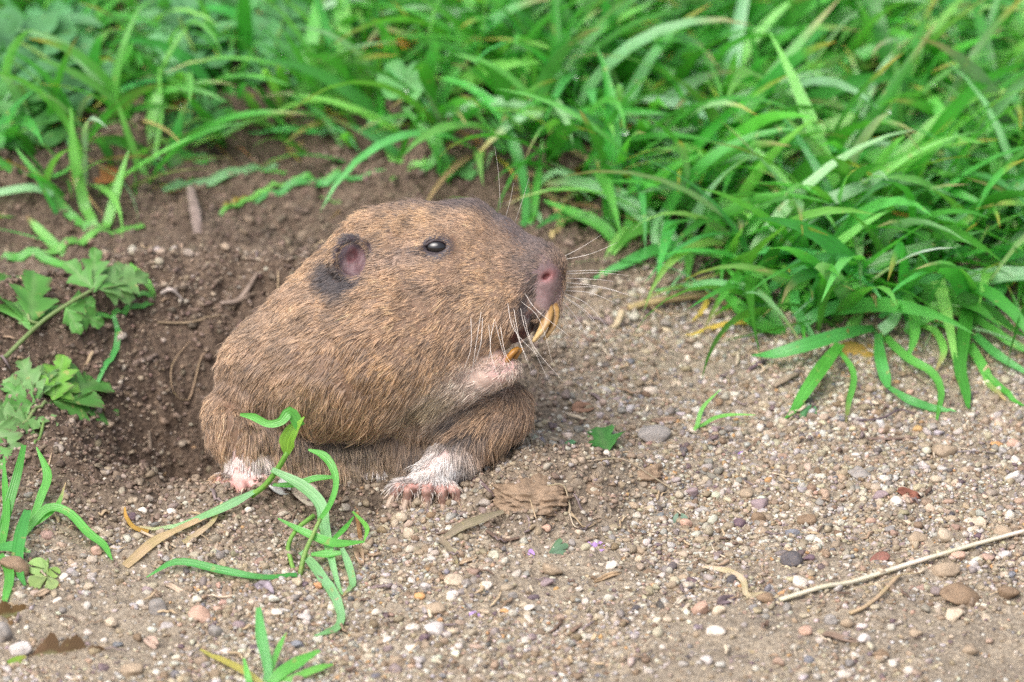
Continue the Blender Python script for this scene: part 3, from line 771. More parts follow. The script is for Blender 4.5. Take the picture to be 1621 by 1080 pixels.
# locks: neighbouring hair tips lean together
pts = rw[:, None] - rn[:, None] * 0.002 + Lh[:, None, None] * (e0[:, None] * ts[None, :, None] * (1 - 0.5 * ts[None, :, None]) + (e1 + fr)[:, None] * (ts ** 2)[None, :, None] * 0.55)
cellid = np.floor(rp[:, 0] / 9 + 0.6 * vnoise(rp[:, 0] / 5, rp[:, 1] / 5, 9)).astype(int) * 1000 + np.floor(rp[:, 1] / 9 + 0.6 * vnoise(rp[:, 0] / 5, rp[:, 1] / 5, 19)).astype(int)
uq, inv = np.unique(cellid, return_inverse=True)
cm = np.zeros((len(uq), 3)); cn = np.zeros(len(uq)); np.add.at(cm, inv, pts[:, -1]); np.add.at(cn, inv, 1); cm /= cn[:, None]
cl = 0.45 * np.clip(fur_len(rp[:, 0], rp[:, 1]) / 16 - 0.3, 0, 1.0)
pts += (cm[inv] - pts[:, -1])[:, None] * (cl[:, None] * ts[None] ** 1.5)[..., None]
tipc, rootc = fur_cols(rp[:, 0], rp[:, 1], rng)
dark = rng.uniform(0, 1, NF) < 0.2
tipc[dark] = tipc[dark] * 0.28 + 0.01
under = rng.uniform(0, 1, NF) < 0.4
va = rng.uniform(0.7, 1.3, (NF, 1)) * (1 + 0.45 * fbm(rp[:, 0], rp[:, 1], 1 / 17., 3, 81))[:, None]
va[under] *= 0.8; tipc = np.clip(tipc * va, 0, 0.85); rootc = np.clip(rootc * va, 0, 0.8)
hair = bpy.data.hair_curves.new('fur'); hair.add_curves([npt] * NF)
hair.attributes['position'].data.foreach_set('vector', pts.astype(np.float32).ravel())
ra = hair.attributes.get('radius') or hair.attributes.new('radius', 'FLOAT', 'POINT')
rad = (0.58 * S * np.array([1, 0.95, 0.7, 0.15]))[None] * rng.uniform(0.8, 1.25, (NF, 1)) * np.where(fur_len(rp[:, 0], rp[:, 1]) < 8, 0.8, 1.0)[:, None]
ra.data.foreach_set('value', rad.astype(np.float32).ravel())
ck = np.array([0.0, 0.3, 0.75, 1.0])[None, :, None]
cc = np.ones((NF, npt, 4), np.float32); cc[..., :3] = rootc[:, None] * (1 - ck) + tipc[:, None] * ck
ca_ = hair.attributes.new('col', 'FLOAT_COLOR', 'POINT'); ca_.data.foreach_set('color', cc.ravel())
hair.materials.append(M_FUR)
fur = bpy.data.objects.new('fur', hair); COL.objects.link(fur); fur.parent = body

# ---- eye, teeth, whiskers, claws
def ball(name, c, r, m, parent, col=(0.01, 0.01, 0.01), sub=3):
    v, f = ICO[sub]; p = np.array(c)[None] + v * np.array(r)[None]
    return obj(name, mesh_np(name, to_world(p), f, np.repeat(np.array(col)[None], len(v), 0)), m, parent)
ball('eye', (EYE[0], EYE[1], ED - 5.5), (19, 12.5, 13), M_EYE, gopher)
ring = [V(EYE[0] + 19 * math.cos(a) - (7 if abs(a - math.pi) < .3 else 0), EYE[1] + 10.8 * math.sin(a) + (1.5 if math.cos(a) < -.5 else 0), ED + 2) for a in np.linspace(0, 2 * math.pi, 25)]
tube('eyelid', ring, 2.6 * S, (0.05, 0.038, 0.042), M_SKIN, gopher, 6, 40)
OR, ORW = (0.36, 0.185, 0.035), (0.56, 0.42, 0.22)
tube('incisor', to_world([(866, 474, 56), (868, 492, 64), (863, 511, 68), (854, 527, 67), (845, 540, 62)]), np.array([7, 9, 9.6, 9.2, 6.5]) * S, OR, M_TOOTH, gopher, 8, 14, 0.55, ORW)
tube('incisor', to_world([(876, 474, 46), (879, 492, 53), (875, 514, 56), (868, 528, 54), (862, 537, 50)]), np.array([6, 7, 7.5, 7, 5]) * S, OR, M_TOOTH, gopher, 8, 14, 0.55, ORW)
tube('incisor', to_world([(800, 580, 60), (806, 566, 67), (813, 557, 69), (821, 551, 66)]), np.array([6, 6.5, 6, 3.5]) * S, (0.36, 0.155, 0.025), M_TOOTH, gopher, 8, 12, 0.8, OR)
tube('incisor', to_world([(808, 580, 48), (815, 566, 54), (821, 557, 56), (828, 552, 54)]), np.array([5.5, 6, 5.5, 3.2]) * S, (0.36, 0.155, 0.025), M_TOOTH, gopher, 8, 12, 0.8, OR)
WH = [((762, 496), (752, 540), (738, 608)), ((774, 512), (772, 560), (780, 602)), ((782, 505), (785, 560), (802, 606)), ((788, 503), (792, 560), (806, 622)), ((796, 508), (799, 560), (815, 600)), ((806, 490), (818, 545), (842, 590)),
      ((812, 497), (822, 548), (838, 604)), ((800, 480), (815, 530), (848, 598)), ((818, 470), (848, 508), (884, 584)), ((824, 466), (858, 492), (900, 552)), ((820, 484), (838, 530), (866, 600)), ((826, 500), (845, 545), (890, 600)), ((752, 505), (742, 545), (739, 580)), ((768, 500), (764, 545), (758, 575))]
WF = [((892, 434), (950, 432), (1000, 437)), ((892, 430), (940, 428), (986, 430)), ((893, 455), (945, 455), (992, 466)), ((892, 460), (935, 464), (978, 482)), ((892, 464), (930, 482), (967, 526)), ((890, 470), (918, 488), (950, 521)), ((888, 475), (910, 500), (936, 542)),
      ((886, 480), (902, 502), (916, 532)), ((893, 447), (955, 455), (1008, 472)), ((890, 412), (935, 402), (978, 384)), ((889, 408), (920, 392), (952, 372)), ((886, 484), (896, 506), (906, 530)), ((891, 440), (950, 443), (975, 447)), ((890, 468), (930, 495), (962, 540)), ((884, 486), (890, 510), (893, 528))]
for a, b, c in WH:
    jt = np.random.default_rng(int(a[0] * 7 + c[1])); a = (a[0] + jt.uniform(-7, 7), a[1] + jt.uniform(-10, 8)); b = (b[0] + jt.uniform(-9, 9), b[1] + jt.uniform(-8, 8)); c = (c[0] + jt.uniform(-14, 14), c[1] + jt.uniform(-30, 14))
    d = surf_d(*a) or 40
    tube('whisker', to_world([(*a, d - 2), (*b, d + 34), (*c, d + 52)]), np.array([0.46, 0.36, 0.12]) * S * random.uniform(.7, 1.15), (0.72, 0.68, 0.64), M_CLAW, gopher, 4, 9)
for a, b, c in WF:
    tube('whisker', to_world([(*a, 12), (*b, 4), (*c, -14)]), np.array([0.5, 0.4, 0.16]) * S * random.uniform(.7, 1.15), (0.70, 0.66, 0.62), M_CLAW, gopher, 4, 9)
for (a, b), d0 in zip((((792, 322), (783, 232)), ((800, 338), (813, 290)), ((815, 345), (838, 280))), (10, 5, 5)):
    tube('whisker', to_world([(a[0], a[1] + 8, d0), ((a[0] + b[0]) / 2 + 2, (a[1] + b[1]) / 2, d0 + 4), (*b, d0)]), np.array([0.4, 0.3, 0.15]) * S, (0.4, 0.38, 0.36), M_CLAW, gopher, 4, 7)
for D_, colr in ((DIG_R, (0.24, 0.16, 0.115)), (DIG_L, (0.50, 0.40, 0.33))):
    for a, b, c in D_:
        a, b, c = map(np.array, (a, b, c)); d = (c - b) / np.linalg.norm(c - b); L = 34 if D_ is DIG_R else 18
        e = c + d * L * 0.5 + np.array([0, 1, 5]); g_ = c + d * L + np.array([0, 4, 3])
        tube('claw', to_world([c - d * 5 + [0, 0, 3], c + [0, 0, 4], e, g_]), np.array([6.2, 6.0, 4.2, 0.9]) * S, colr, M_CLAW, gopher, 6, 10, 1.0, (0.62, 0.52, 0.42))

# ------------------------------------------------------------------ grass mat behind (uncountable): one object
# its front edge, as pixels of the picture where roots begin
EDGE = np.array([G(x, y)[:2] for x, y in ((-400, 400), (0, 405), (90, 375), (160, 345), (230, 318), (300, 296), (430, 262), (560, 268), (640, 318), (720, 306), (800, 296), (860, 300), (905, 370), (960, 395), (1040, 430), (1110, 470), (1190, 510), (1260, 535), (1400, 525), (1500, 520), (1621, 535), (2100, 540))])
def in_grass(x, y, off=0.0): return y > np.interp(x, EDGE[:, 0], EDGE[:, 1]) + off
def blade_batch(n, seed, xr, yr, L, Wd, az, azs, off=0.0, elev=(0.5, 1.35), droop=(0.6, 2.2), dens=None, cols=None, tipp=0.3, nseg=9):
    r = np.random.default_rng(seed)
    x = r.uniform(*xr, n * 3); y = r.uniform(*yr, n * 3)
    k = in_grass(x, y, off)
    if dens is not None: k &= r.uniform(0, 1, n * 3) < dens(x, y)
    x, y = x[k][:n], y[k][:n]; n = len(x); z = base_h(x, y) - 0.01
    a = az(x, y) + r.normal(0, azs, n); e0 = r.uniform(*elev, n); dr = r.uniform(*droop, n)
    Ln = r.uniform(*L, n); wd = r.uniform(*Wd, n) * S
    t = np.linspace(0, 1, nseg)
    el = e0[:, None] - dr[:, None] * t[None] ** 1.4
    yawv = a[:, None] + r.normal(0, 0.35, n)[:, None] * t[None] ** 2
    d = np.stack([np.cos(el) * np.cos(yawv), np.cos(el) * np.sin(yawv), np.sin(el)], -1) * (Ln / (nseg - 1))[:, None, None]
    P = np.concatenate([np.zeros((n, 1, 3)), np.cumsum(d[:, :-1], 1)], 1) + np.stack([x, y, z], -1)[:, None]
    gz = base_h(P[..., 0], P[..., 1]) + 0.008 + 0.03 * r.uniform(0, 1, n)[:, None]
    P[..., 2] = np.where(t[None] > 0.15, np.maximum(P[..., 2], gz), P[..., 2])
    T = nrm(np.gradient(P, axis=1)); up = np.array([0, 0, 1.0]) + r.normal(0, 0.35, (n, 1, 3))
    A = nrm(np.cross(T, up)); B = nrm(np.cross(A, T))
    tw = r.normal(0, 0.9, n)[:, None] * t[None]; ct, st = np.cos(tw)[..., None], np.sin(tw)[..., None]
    A, B = A * ct + B * st, B * ct - A * st
    W = (wd[:, None] * np.minimum(1, 0.5 + 2 * t)[None] * np.clip(1 - t ** 2.4, 0, 1)[None])[..., None] / 2
    fo = r.uniform(0.05, 0.5, n)[:, None, None]
    v = np.stack([P - A * W + B * W * fo, P, P + A * W + B * W * fo], 2).reshape(-1, 3)
    i = np.arange(nseg - 1) * 3
    f1 = np.vstack([np.stack([i, i + 1, i + 4, i + 3], -1), np.stack([i + 1, i + 2, i + 5, i + 4], -1)])
    f = (f1[None] + (np.arange(n) * nseg * 3)[:, None, None]).reshape(-1, 4)
    cs = (GREENS if cols is None else np.array(cols)); c = cs[r.integers(0, len(cs), n)] * np.exp(r.normal(0, .2, (n, 1))) * (1 + r.normal(0, 0.07, (n, 3)))
    c = np.clip(np.repeat(c[:, None], nseg, 1), 0, .6)
    kk = (r.uniform(0, 1, n) < tipp)[:, None, None] * sstep(0.72, 1.0, t)[None, :, None]
    tipc_ = np.where(r.uniform(0, 1, (n, 1, 1)) < 0.6, STRAW[None, None], YELL[None, None])
    c = c * (1 - kk) + tipc_ * kk
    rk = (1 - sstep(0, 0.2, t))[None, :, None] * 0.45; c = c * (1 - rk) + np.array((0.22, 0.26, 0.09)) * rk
    c = np.repeat(c.reshape(-1, 3), 3, 0)
    luv = np.stack([np.tile([-1, 0, 1], n * nseg), np.repeat(np.tile(t, n), 3)], -1)
    return v, f, c, luv
def join(batches, name, m):
    V_, F_, C_, U_ = [], [], [], []; off = 0
    for v, f, c, u in batches: V_.append(v); F_.append(f + off); C_.append(c); U_.append(u); off += len(v)
    return obj(name, mesh_np(name, np.vstack(V_), np.vstack(F_), np.vstack(C_), np.vstack(U_)), m)
def az_mix(x, y):      # right: blades sweep down to the right and towards the viewer; left: more upright, every way
    k = sstep(0.0, 0.6, x); return -0.75 * k + (1 - k) * (-1.9) + 1.6 * np.sin(x * 7.3 + y * 4.1) * 0.5
right = lambda x, y: np.clip(0.25 + 0.9 * sstep(-0.1, 0.45, x), 0, 1)
left = lambda x, y: 1 - 0.75 * sstep(-0.1, 0.4, x)
nearlen = lambda x, y: 0.5 + 0.5 * sstep(0.0, 0.3, y - np.interp(x, EDGE[:, 0], EDGE[:, 1]))
bl = [blade_batch(2500, 301, (-0.3, 1.7), (0.5, 3.2), (0.26, 0.62), (18, 36), az_mix, 1.25, 0.05, (0.5, 1.3), (0.5, 1.9), dens=right),
      blade_batch(1000, 302, (-1.5, 0.5), (0.6, 3.2), (0.2, 0.45), (15, 32), az_mix, 1.4, 0.04, (0.6, 1.5), (0.3, 1.8), dens=left),
      blade_batch(1500, 303, (-1.5, 1.7), (0.5, 3.2), (0.12, 0.36), (5, 14), az_mix, 1.6, -0.02, (0.2, 1.2), (0.2, 1.6)),
      blade_batch(1100, 305, (-1.5, 1.7), (0.5, 3.2), (0.15, 0.4), (6, 16), az_mix, 1.8, 0.0, (0.0, 0.7), (0.2, 1.0), cols=[STRAW, STRAW * 0.8, BROWN * 1.3, YELL, STRAW * 1.15, (0.30, 0.34, 0.10)]),
      blade_batch(1300, 304, (-6, 6), (1.5, 9), (0.3, 0.6), (18, 34), az_mix, 1.6, 0.0)]
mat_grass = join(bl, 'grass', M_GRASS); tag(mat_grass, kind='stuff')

# ------------------------------------------------------------------ leaf helpers
def leaf_mesh(name, base, tip, outline, color, cup=0.25, up=None, edge=None, rings=5, seed=0, droop=0.0):
    """outline: list of (angle from the midrib, radius 0..1) seen from the leaf base; base, tip in world space."""
    base, tip = np.array(base), np.array(tip); ax = tip - base; L = np.linalg.norm(ax); ax = ax / L
    up = np.array([0, -0.55, 0.83]) if up is None else np.array(up, float); up = nrm(up - (up @ ax) * ax); sd_ = np.cross(ax, up)
    an = np.array([o[0] for o in outline]); ra_ = np.array([o[1] for o in outline]); n = len(an); r = np.random.default_rng(seed)
    v = [base]; lu = [(0, 0)]; ph = r.uniform(0, 6)
    for k in range(1, rings + 1):
        q = k / rings * ra_
        x = q * np.cos(an); y = q * np.sin(an)
        z = cup * np.abs(y) * 0.8 + 0.05 * np.sin(an * 7 + ph) * q - droop * x * x + 0.03 * np.sin(x * 9 + ph)
        v += list(base + L * (x[:, None] * ax + y[:, None] * sd_ + z[:, None] * up)); lu += list(zip(an * 2.5, q))
    f3 = [(0, 1 + i, 2 + i) for i in range(n - 1)]; f4 = []
    for k in range(rings - 1):
        a = 1 + k * n
        f4 += [(a + i, a + n + i, a + n + i + 1, a + i + 1) for i in range(n - 1)]
    lu = np.array(lu); c = np.repeat(np.array(color)[None], len(v), 0) * (0.85 + 0.3 * np.clip(lu[:, 1:2], 0, 1))
    if edge is not None:
        k = sstep(0.9, 1.0, np.concatenate([[0], np.repeat(np.arange(1, rings + 1) / rings, n)]))[:, None]; c = c * (1 - 0.7 * k) + np.array(edge) * 0.7 * k
    return mesh_np(name, np.array(v), [np.array(f3), np.array(f4)], c, lu)
def oval(wr, n=19, notch=0.0):
    o = []
    for t in np.linspace(-1, 1, n):
        s = abs(t); x = 0.5 - 0.5 * math.cos(math.pi * (1 - s)); y = wr * math.sin(math.pi * (1 - s)) ** 0.85 * (1 - 0.12 * x)
        if s < 0.12: x -= notch * (1 - s / 0.12)
        o.append((math.copysign(math.atan2(y, max(x, 1e-4)), t), max(math.hypot(x, y), 0.02)))
    return sorted(o)
def heart(n=21):        # clover leaflet
    o = []
    for a in np.linspace(-1.15, 1.15, n):
        o.append((a, (1.0 - 0.12 * math.exp(-(a / 0.16) ** 2)) * (1 - (abs(a) / 1.25) ** 4) ** 0.7 + 0.03))
    return o
def lobed(n=77, lobes=5, spread=1.35, deep=0.45, teeth=3, seed=0):
    r = np.random.default_rng(seed); o = []
    for a in np.linspace(-spread, spread, n):
        u = (a / spread * 0.5 + 0.5) * lobes; k = int(min(u, lobes - 1e-6)); fr = u - k
        lob = math.sin(math.pi * fr) ** 0.55
        th = 0.07 * abs(math.sin(math.pi * fr * teeth * 1.0)) + 0.03 * r.uniform(-1, 1)
        env = 0.62 + 0.38 * math.cos(a * 0.95)
        o.append((a, max(0.06, env * (1 - deep + deep * lob) * (0.90 + th))))
    return o
def stem(parent, pts, r, color=(0.14, 0.26, 0.06), name='stem', m=None, ends=1.0):
    P = spline(np.array([G(*p) for p in pts]), 12); lw = ground_h(P[:, 0], P[:, 1]) + r * S * .7; lw[0] -= .03; P[:, 2] = np.maximum(P[:, 2], lw); return tube(name, P, np.array([r, r * ends]) * S, color, m or M_LEAF, parent, 6, 12)
def cut_leaf_mesh(name, base, tip, color, width=.42, pairs=3, deep=.5, up=(0, -.7, .7), cup=.2, edge=None, seed=0, rows=60, skew=.6):
    """a toothed, pinnately lobed leaf: rows along the midrib, lobes leaning forward."""
    base, tip = np.array(base), np.array(tip); ax = tip - base; L = np.linalg.norm(ax); ax /= L
    up = np.array(up, float); up = nrm(up - (up @ ax) * ax); sd_ = np.cross(ax, up); r = np.random.default_rng(seed)
    t = np.linspace(0, 1, rows); us = np.array([-1, -.66, -.33, 0, .33, .66, 1.0]); v = []; lu = []; ph = r.uniform(0, 6)
    env = width * np.sin(np.pi * np.clip(t, 0, 1) ** 0.8) ** .7 * (1 - .25 * t) + .012
    for side in (-1, 1):
        f_ = (t * pairs + (.12 * side)) % 1.0
        lob = np.where(f_ < .72, f_ / .72, (1 - f_) / .28) ** .8
        tooth = .13 * (((t * pairs * 3.0 + side * .3) % 1.0) - .5)
        w_ = env * (1 - deep * 1.15 + deep * 1.15 * lob + tooth * 1.3) * (1 + r.normal(0, .03, rows))
        if side < 0: wl = w_
        else: wr_ = w_
    for k in range(rows):
        for u in us:
            w_ = wl[k] if u < 0 else wr_[k]; a = abs(u) * w_
            x = t[k] * .86 + skew * a * (1 - .5 * t[k]) + .14 * t[k]; y = math.copysign(a, u)
            z = cup * .5 * a + .02 * math.sin(t[k] * 11 + ph) * abs(u) - .12 * t[k] ** 2 + .02 * math.sin(pairs * 2 * math.pi * t[k] + ph) * abs(u)
            v.append(base + L * (x * ax + y * sd_ + z * up)); lu.append(((t[k] - .45 * abs(u) * w_) * pairs * 3.0, abs(u)))
    n = len(us); i = (np.arange(rows - 1)[:, None] * n + np.arange(n - 1)[None]).ravel()
    f = np.stack([i, i + 1, i + n + 1, i + n], -1); lu = np.array(lu)
    c = np.repeat(np.array(color)[None], len(v), 0); k = (1 - sstep(0, .12, lu[:, 1]))[:, None] * .35; c = c * (1 - k) + np.array((.25, .36, .16)) * k
    if edge is not None:
        k = (sstep(.9, 1, lu[:, 1]) * (r.uniform(0, 1, len(v)) < .45))[:, None]; c = c * (1 - .7 * k) + np.array(edge) * .7 * k
    return mesh_np(name, np.array(v), f, c, lu)
CLOVER = (0.13, 0.36, 0.115)
def clover(px, py, sz, label, h=25, rot=0.3, col=CLOVER, rootp=None):
    rp_ = rootp or (px + 4, py + h * 0.9 + 12)
    o = thing('clover', label, 'clover', GG(*rp_), 'clovers at the edge of the grass')
    stem(o, [(rp_[0], rp_[1], -3), ((px + rp_[0]) / 2 + 4, (py + rp_[1]) / 2, h * .5), (px, py, h)], 2.6, (0.13, 0.26, 0.07))
    c = G(px, py, h); e1 = AX; e2 = np.array([0, 0.86, 0.30]);
    for k in range(3):
        a = rot + k * 2.094; d = (e1 * math.cos(a) + e2 * math.sin(a))
        t = c + d * sz * S + np.array([0, -0.1, 0.02]) * sz * S * (1 if k else 0.4)
        obj('leaflet', leaf_mesh('leaflet', c, t, heart(), np.array(col) * (0.92 + 0.08 * k), 0.12, (0, -0.45, 0.9), None, 5, k), M_LEAF, o)
    return o
def herb(label, rootp, stems, leaves, leafcol=(0.08, 0.27, 0.07), wr=0.36, name='leafy_herb', cat='herb', group='broad-leaved herbs in the grass'):
    o = thing(name, label, cat, GG(*rootp), group)
    for s in stems: stem(o, s, 3.0, (0.17, 0.32, 0.07))
    for i, (b, t) in enumerate(leaves):
        obj('leaf', leaf_mesh('leaf', G(*b), G(*t), oval(wr * random.uniform(.85, 1.15)), np.array(leafcol) * random.uniform(0.8, 1.25), 0.22, (0, -0.6 + random.uniform(-.3, .3), 0.75), None, 6, i, 0.12), M_LEAF, o)
    return o
# ------------------------------------------------------------------ single tufts along the front of the grass
def tuft(label, rootp, blades, group=None, cat='grass tuft', name='grass_tuft'):
    o = thing(name, label, cat, GG(*rootp), group)
    for b in blades: blade(o, **b) if isinstance(b, dict) else blade(o, *b)
    return o
B = lambda pts, wd, base=2, **k: dict(pts=pts, wd=wd, base=base, **k)
GT = 'grass tufts leaning out over the gravel'
tuft('grass tuft with one broad flat blade pointing left above one hanging blade', (1375, 535), [
    B([(1385, 520, 20), (1340, 528, 42), (1280, 546, 45), (1230, 560, 35), (1190, 563, 22)], [16, 24, 26, 20, 2], 4),
    B([(1330, 545, 38), (1300, 585, 36), (1270, 630, 22), (1241, 676, 4)], [16, 26, 22, 3], 1, twist=-.5),
    B([(1325, 553, 34), (1345, 578, 34), (1351, 602, 26), (1342, 640, 14), (1338, 680, 3)], [7, 11, 12, 11, 2], 2, tip=STRAW, tipw=.35, twist=.8),
    B([(1390, 528, 30), (1393, 565, 40), (1401, 598, 28), (1406, 614, 22)], [12, 20, 20, 8], 4),
    B([(1408, 614, 21), (1440, 634, 17), (1480, 648, 9), (1513, 661, 3)], [8, 16, 13, 2], 4),
    B([(1400, 533, 22), (1436, 567, 26), (1474, 590, 22), (1489, 622, 12), (1482, 672, 3)], [14, 18, 18, 14, 5], 2, twist=.6),
    B([(1345, 530, 0), (1358, 500, 25), (1366, 470, 45), (1372, 440, 60)], [18, 18, 16, 13], 3),
    B([(1395, 525, 30), (1412, 510, 45), (1425, 488, 52), (1440, 466, 56)], [22, 20, 14, 2], 5)], GT)
tuft('grass tuft with tall blade folded over at its tip near the right side', (1455, 535), [
    B([(1430, 462, 60), (1444, 490, 55), (1447, 530, 40), (1437, 566, 26)], [10, 22, 18, 5], 2, twist=.5),
    B([(1455, 515, 28), (1480, 525, 34), (1494, 555, 26), (1482, 586, 14)], [8, 13, 13, 3], 3, tip=STRAW, tipw=.4),
    B([(1460, 540, 0), (1438, 520, 30), (1470, 505, 42), (1512, 490, 50)], [14, 18, 14, 3], 2),
    B([(1500, 428, 70), (1450, 455, 62), (1420, 480, 52), (1393, 503, 40)], [10, 24, 22, 8], 4),
    B([(1540, 408, 75), (1470, 380, 88), (1400, 362, 88), (1362, 366, 82), (1347, 400, 66), (1344, 448, 48)], [20, 26, 26, 20, 18, 6], 2, n=20)], GT)
tuft('grass tuft with long blades hanging straight down beside the right edge', (1540, 525), [
    B([(1535, 465, 55), (1527, 520, 44), (1519, 580, 26), (1528, 620, 14), (1533, 652, 4)], [16, 24, 22, 18, 4], 0, twist=.3, n=18),
    B([(1538, 500, 36), (1575, 525, 32), (1605, 545, 24), (1650, 565, 12)], [14, 16, 16, 6], 2),
    B([(1542, 530, 30), (1580, 563, 24), (1625, 590, 12)], [14, 17, 8], 4),
    B([(1535, 545, 22), (1555, 580, 20), (1570, 612, 12), (1592, 642, 3)], [14, 18, 14, 3], 2, tip=STRAW, tipw=.6),
    B([(1560, 590, 18), (1590, 620, 12), (1621, 650, 3)], [10, 12, 3], 1),
    B([(1545, 520, 10), (1520, 495, 40), (1480, 485, 45), (1440, 500, 36)], [12, 20, 16, 3], 3),
    B([(1545, 515, 10), (1575, 470, 50), (1600, 440, 60), (1640, 430, 55)], [14, 22, 20, 6], 4)], GT)
tuft('grass tuft with twisted arching blades at the left corner of the right-hand grass', (1230, 525), [
    B([(1243, 527, 8), (1195, 510, 30), (1160, 478, 40), (1130, 446, 46)], [16, 28, 24, 5], 1, twist=-.4),
    B([(1098, 400, 60), (1145, 405, 68), (1190, 432, 58), (1214, 468, 40), (1220, 504, 22)], [4, 22, 24, 16, 6], 2, twist=.7),
    B([(1290, 537, 8), (1268, 505, 30), (1258, 470, 44), (1272, 445, 52), (1312, 425, 58)], [8, 16, 18, 15, 3], 4, twist=1.0),
    B([(1240, 525, 5), (1215, 490, 34), (1175, 450, 50), (1150, 425, 55)], [12, 20, 16, 3], 1),
    B([(1225, 520, 5), (1190, 470, 50), (1130, 450, 55), (1036, 460, 34)], [12, 18, 18, 3], 4),
    B([(1255, 530, 5), (1290, 500, 34), (1340, 480, 45), (1380, 470, 44)], [12, 22, 22, 5], 4),
    B([(1212, 516, 4), (1170, 510, 14), (1130, 518, 10), (1085, 534, 4)], [8, 10, 9, 2], YELL, m=M_DRY),
    B([(1120, 462, 25), (1118, 480, 20), (1108, 497, 10), (1095, 512, 4)], [4, 9, 8, 1], YELL * .9, m=M_DRY)], GT)
tuft('long-bladed grass tuft trailing left to the gopher muzzle from the right', (1075, 420), [
    B([(1120, 395, 30), (1060, 390, 45), (1000, 412, 38), (940, 444, 14)], [10, 22, 20, 4], 4),
    B([(1050, 440, 4), (1042, 400, 40), (1036, 360, 70), (1062, 325, 84), (1088, 316, 84)], [10, 12, 14, 14, 4], 5, twist=.6),
    B([(990, 420, 3), (993, 380, 40), (1000, 310, 85), (1003, 250, 110)], [9, 12, 16, 2], 1),
    B([(985, 405, 6), (960, 365, 40), (915, 340, 55), (862, 318, 55)], [8, 22, 20, 4], 2),
    B([(1200, 360, 50), (1130, 340, 62), (1080, 318, 70), (1022, 290, 78)], [16, 24, 24, 4], 2),
    B([(1140, 410, 30), (1180, 370, 60), (1250, 350, 70), (1300, 372, 62)], [12, 26, 24, 8], 1),
    B([(1090, 395, 22), (1130, 380, 44), (1200, 378, 50), (1300, 392, 40)], [12, 24, 24, 5], 1)], GT)
tuft('upright narrow grass blades just behind the gopher forehead', (835, 375), [
    B([(826, 395, 0), (832, 330, 55), (828, 280, 80), (815, 235, 100), (800, 190, 115)], [10, 13, 16, 20, 10], 4, n=16),
    B([(838, 390, 0), (845, 330, 50), (852, 280, 80), (859, 220, 110)], [8, 13, 13, 1], 1),
    B([(858, 380, 0), (846, 310, 60), (862, 284, 74), (890, 274, 76), (935, 318, 50)], [6, 10, 14, 14, 3], 5, twist=.4),
    B([(880, 380, 4), (900, 345, 30), (940, 350, 35), (985, 404, 12)], [8, 20, 22, 5], 3),
    B([(820, 300, 10), (870, 320, 20), (885, 350, 18), (880, 385, 4)], [5, 9, 9, 2], STRAW, m=M_DRY),
    B([(870, 400, 2), (885, 370, 14), (900, 345, 20)], [9, 9, 5], STRAW * 1.1, m=M_DRY)], GT)
tuft('short upright grass blades behind the top of the gopher head', (680, 315), [
    B([(668, 318, 0), (680, 270, 45), (695, 230, 80), (690, 195, 100)], [10, 16, 13, 3], 2),
    B([(705, 320, 0), (706, 280, 45), (690, 230, 80), (640, 170, 120)], [14, 22, 22, 5], 1),
    B([(650, 318, 0), (655, 300, 20), (670, 285, 28), (672, 250, 50)], [8, 14, 10, 2], 3),
    B([(640, 300, 0), (620, 250, 45), (600, 215, 70), (590, 190, 80)], [8, 11, 10, 2], 3)], GT)
# upper left
UL = 'grass tufts at the upper left'
tuft('tall pale green blades standing at the left edge behind the lobed leaves', (150, 390), [
    B([(152, 388, 0), (132, 318, 55), (117, 245, 120), (112, 170, 180)], [15, 19, 17, 2], 3, n=16),
    B([(158, 388, 0), (176, 335, 45), (188, 290, 80), (204, 238, 120)], [12, 18, 17, 2], 3, twist=.5),
    B([(145, 392, 0), (105, 335, 40), (60, 280, 75), (25, 235, 100)], [14, 16, 13, 3], 2),
    B([(84, 308, 62), (50, 298, 70), (10, 303, 70), (-30, 312, 66)], [10, 15, 15, 12], 5),
    B([(105, 412, 4), (82, 385, 24), (58, 360, 36), (42, 342, 44)], [15, 19, 15, 3], 3, tip=BROWN, tipw=.3),
    B([(60, 418, 2), (110, 398, 14), (160, 380, 16), (228, 362, 8)], [9, 13, 12, 8], 3),
    B([(0, 425, 6), (50, 412, 14), (100, 420, 16), (140, 430, 14)], [15, 17, 13, 3], 2)], UL)
tuft('pale thick cut grass stalk lying on the dark soil above the burrow', (270, 312), [
    B([(248, 315, 5), (300, 306, 9), (360, 296, 12), (438, 264, 18)], [16, 18, 18, 10], 5, fold=.8),
    B([(235, 290, 0), (248, 230, 50), (252, 170, 90), (252, 105, 140)], [8, 9, 16, 1], 3),
    B([(340, 280, 2), (318, 262, 22), (290, 246, 34), (262, 240, 34)], [10, 24, 22, 4], 1, fold=.1),
    B([(232, 300, 0), (215, 250, 40), (198, 200, 80), (185, 160, 110)], [12, 13, 11, 2], 3)], UL)
tuft('sprawling jointed grass runner over the spoil left of the gopher head', (345, 357), [
    B([(343, 358, 3), (380, 334, 14), (430, 306, 22), (478, 294, 22)], [7, 9, 9, 3], 3),
    B([(395, 330, 12), (450, 312, 18), (530, 302, 22), (610, 297, 18)], [7, 14, 13, 2], 4),
    B([(455, 310, 15), (490, 300, 24), (520, 290, 28), (540, 284, 28)], [8, 12, 8, 2], 2),
    B([(355, 352, 2), (375, 340, 4), (400, 330, 8)], [8, 8, 6], YELL * 0.8)], UL)
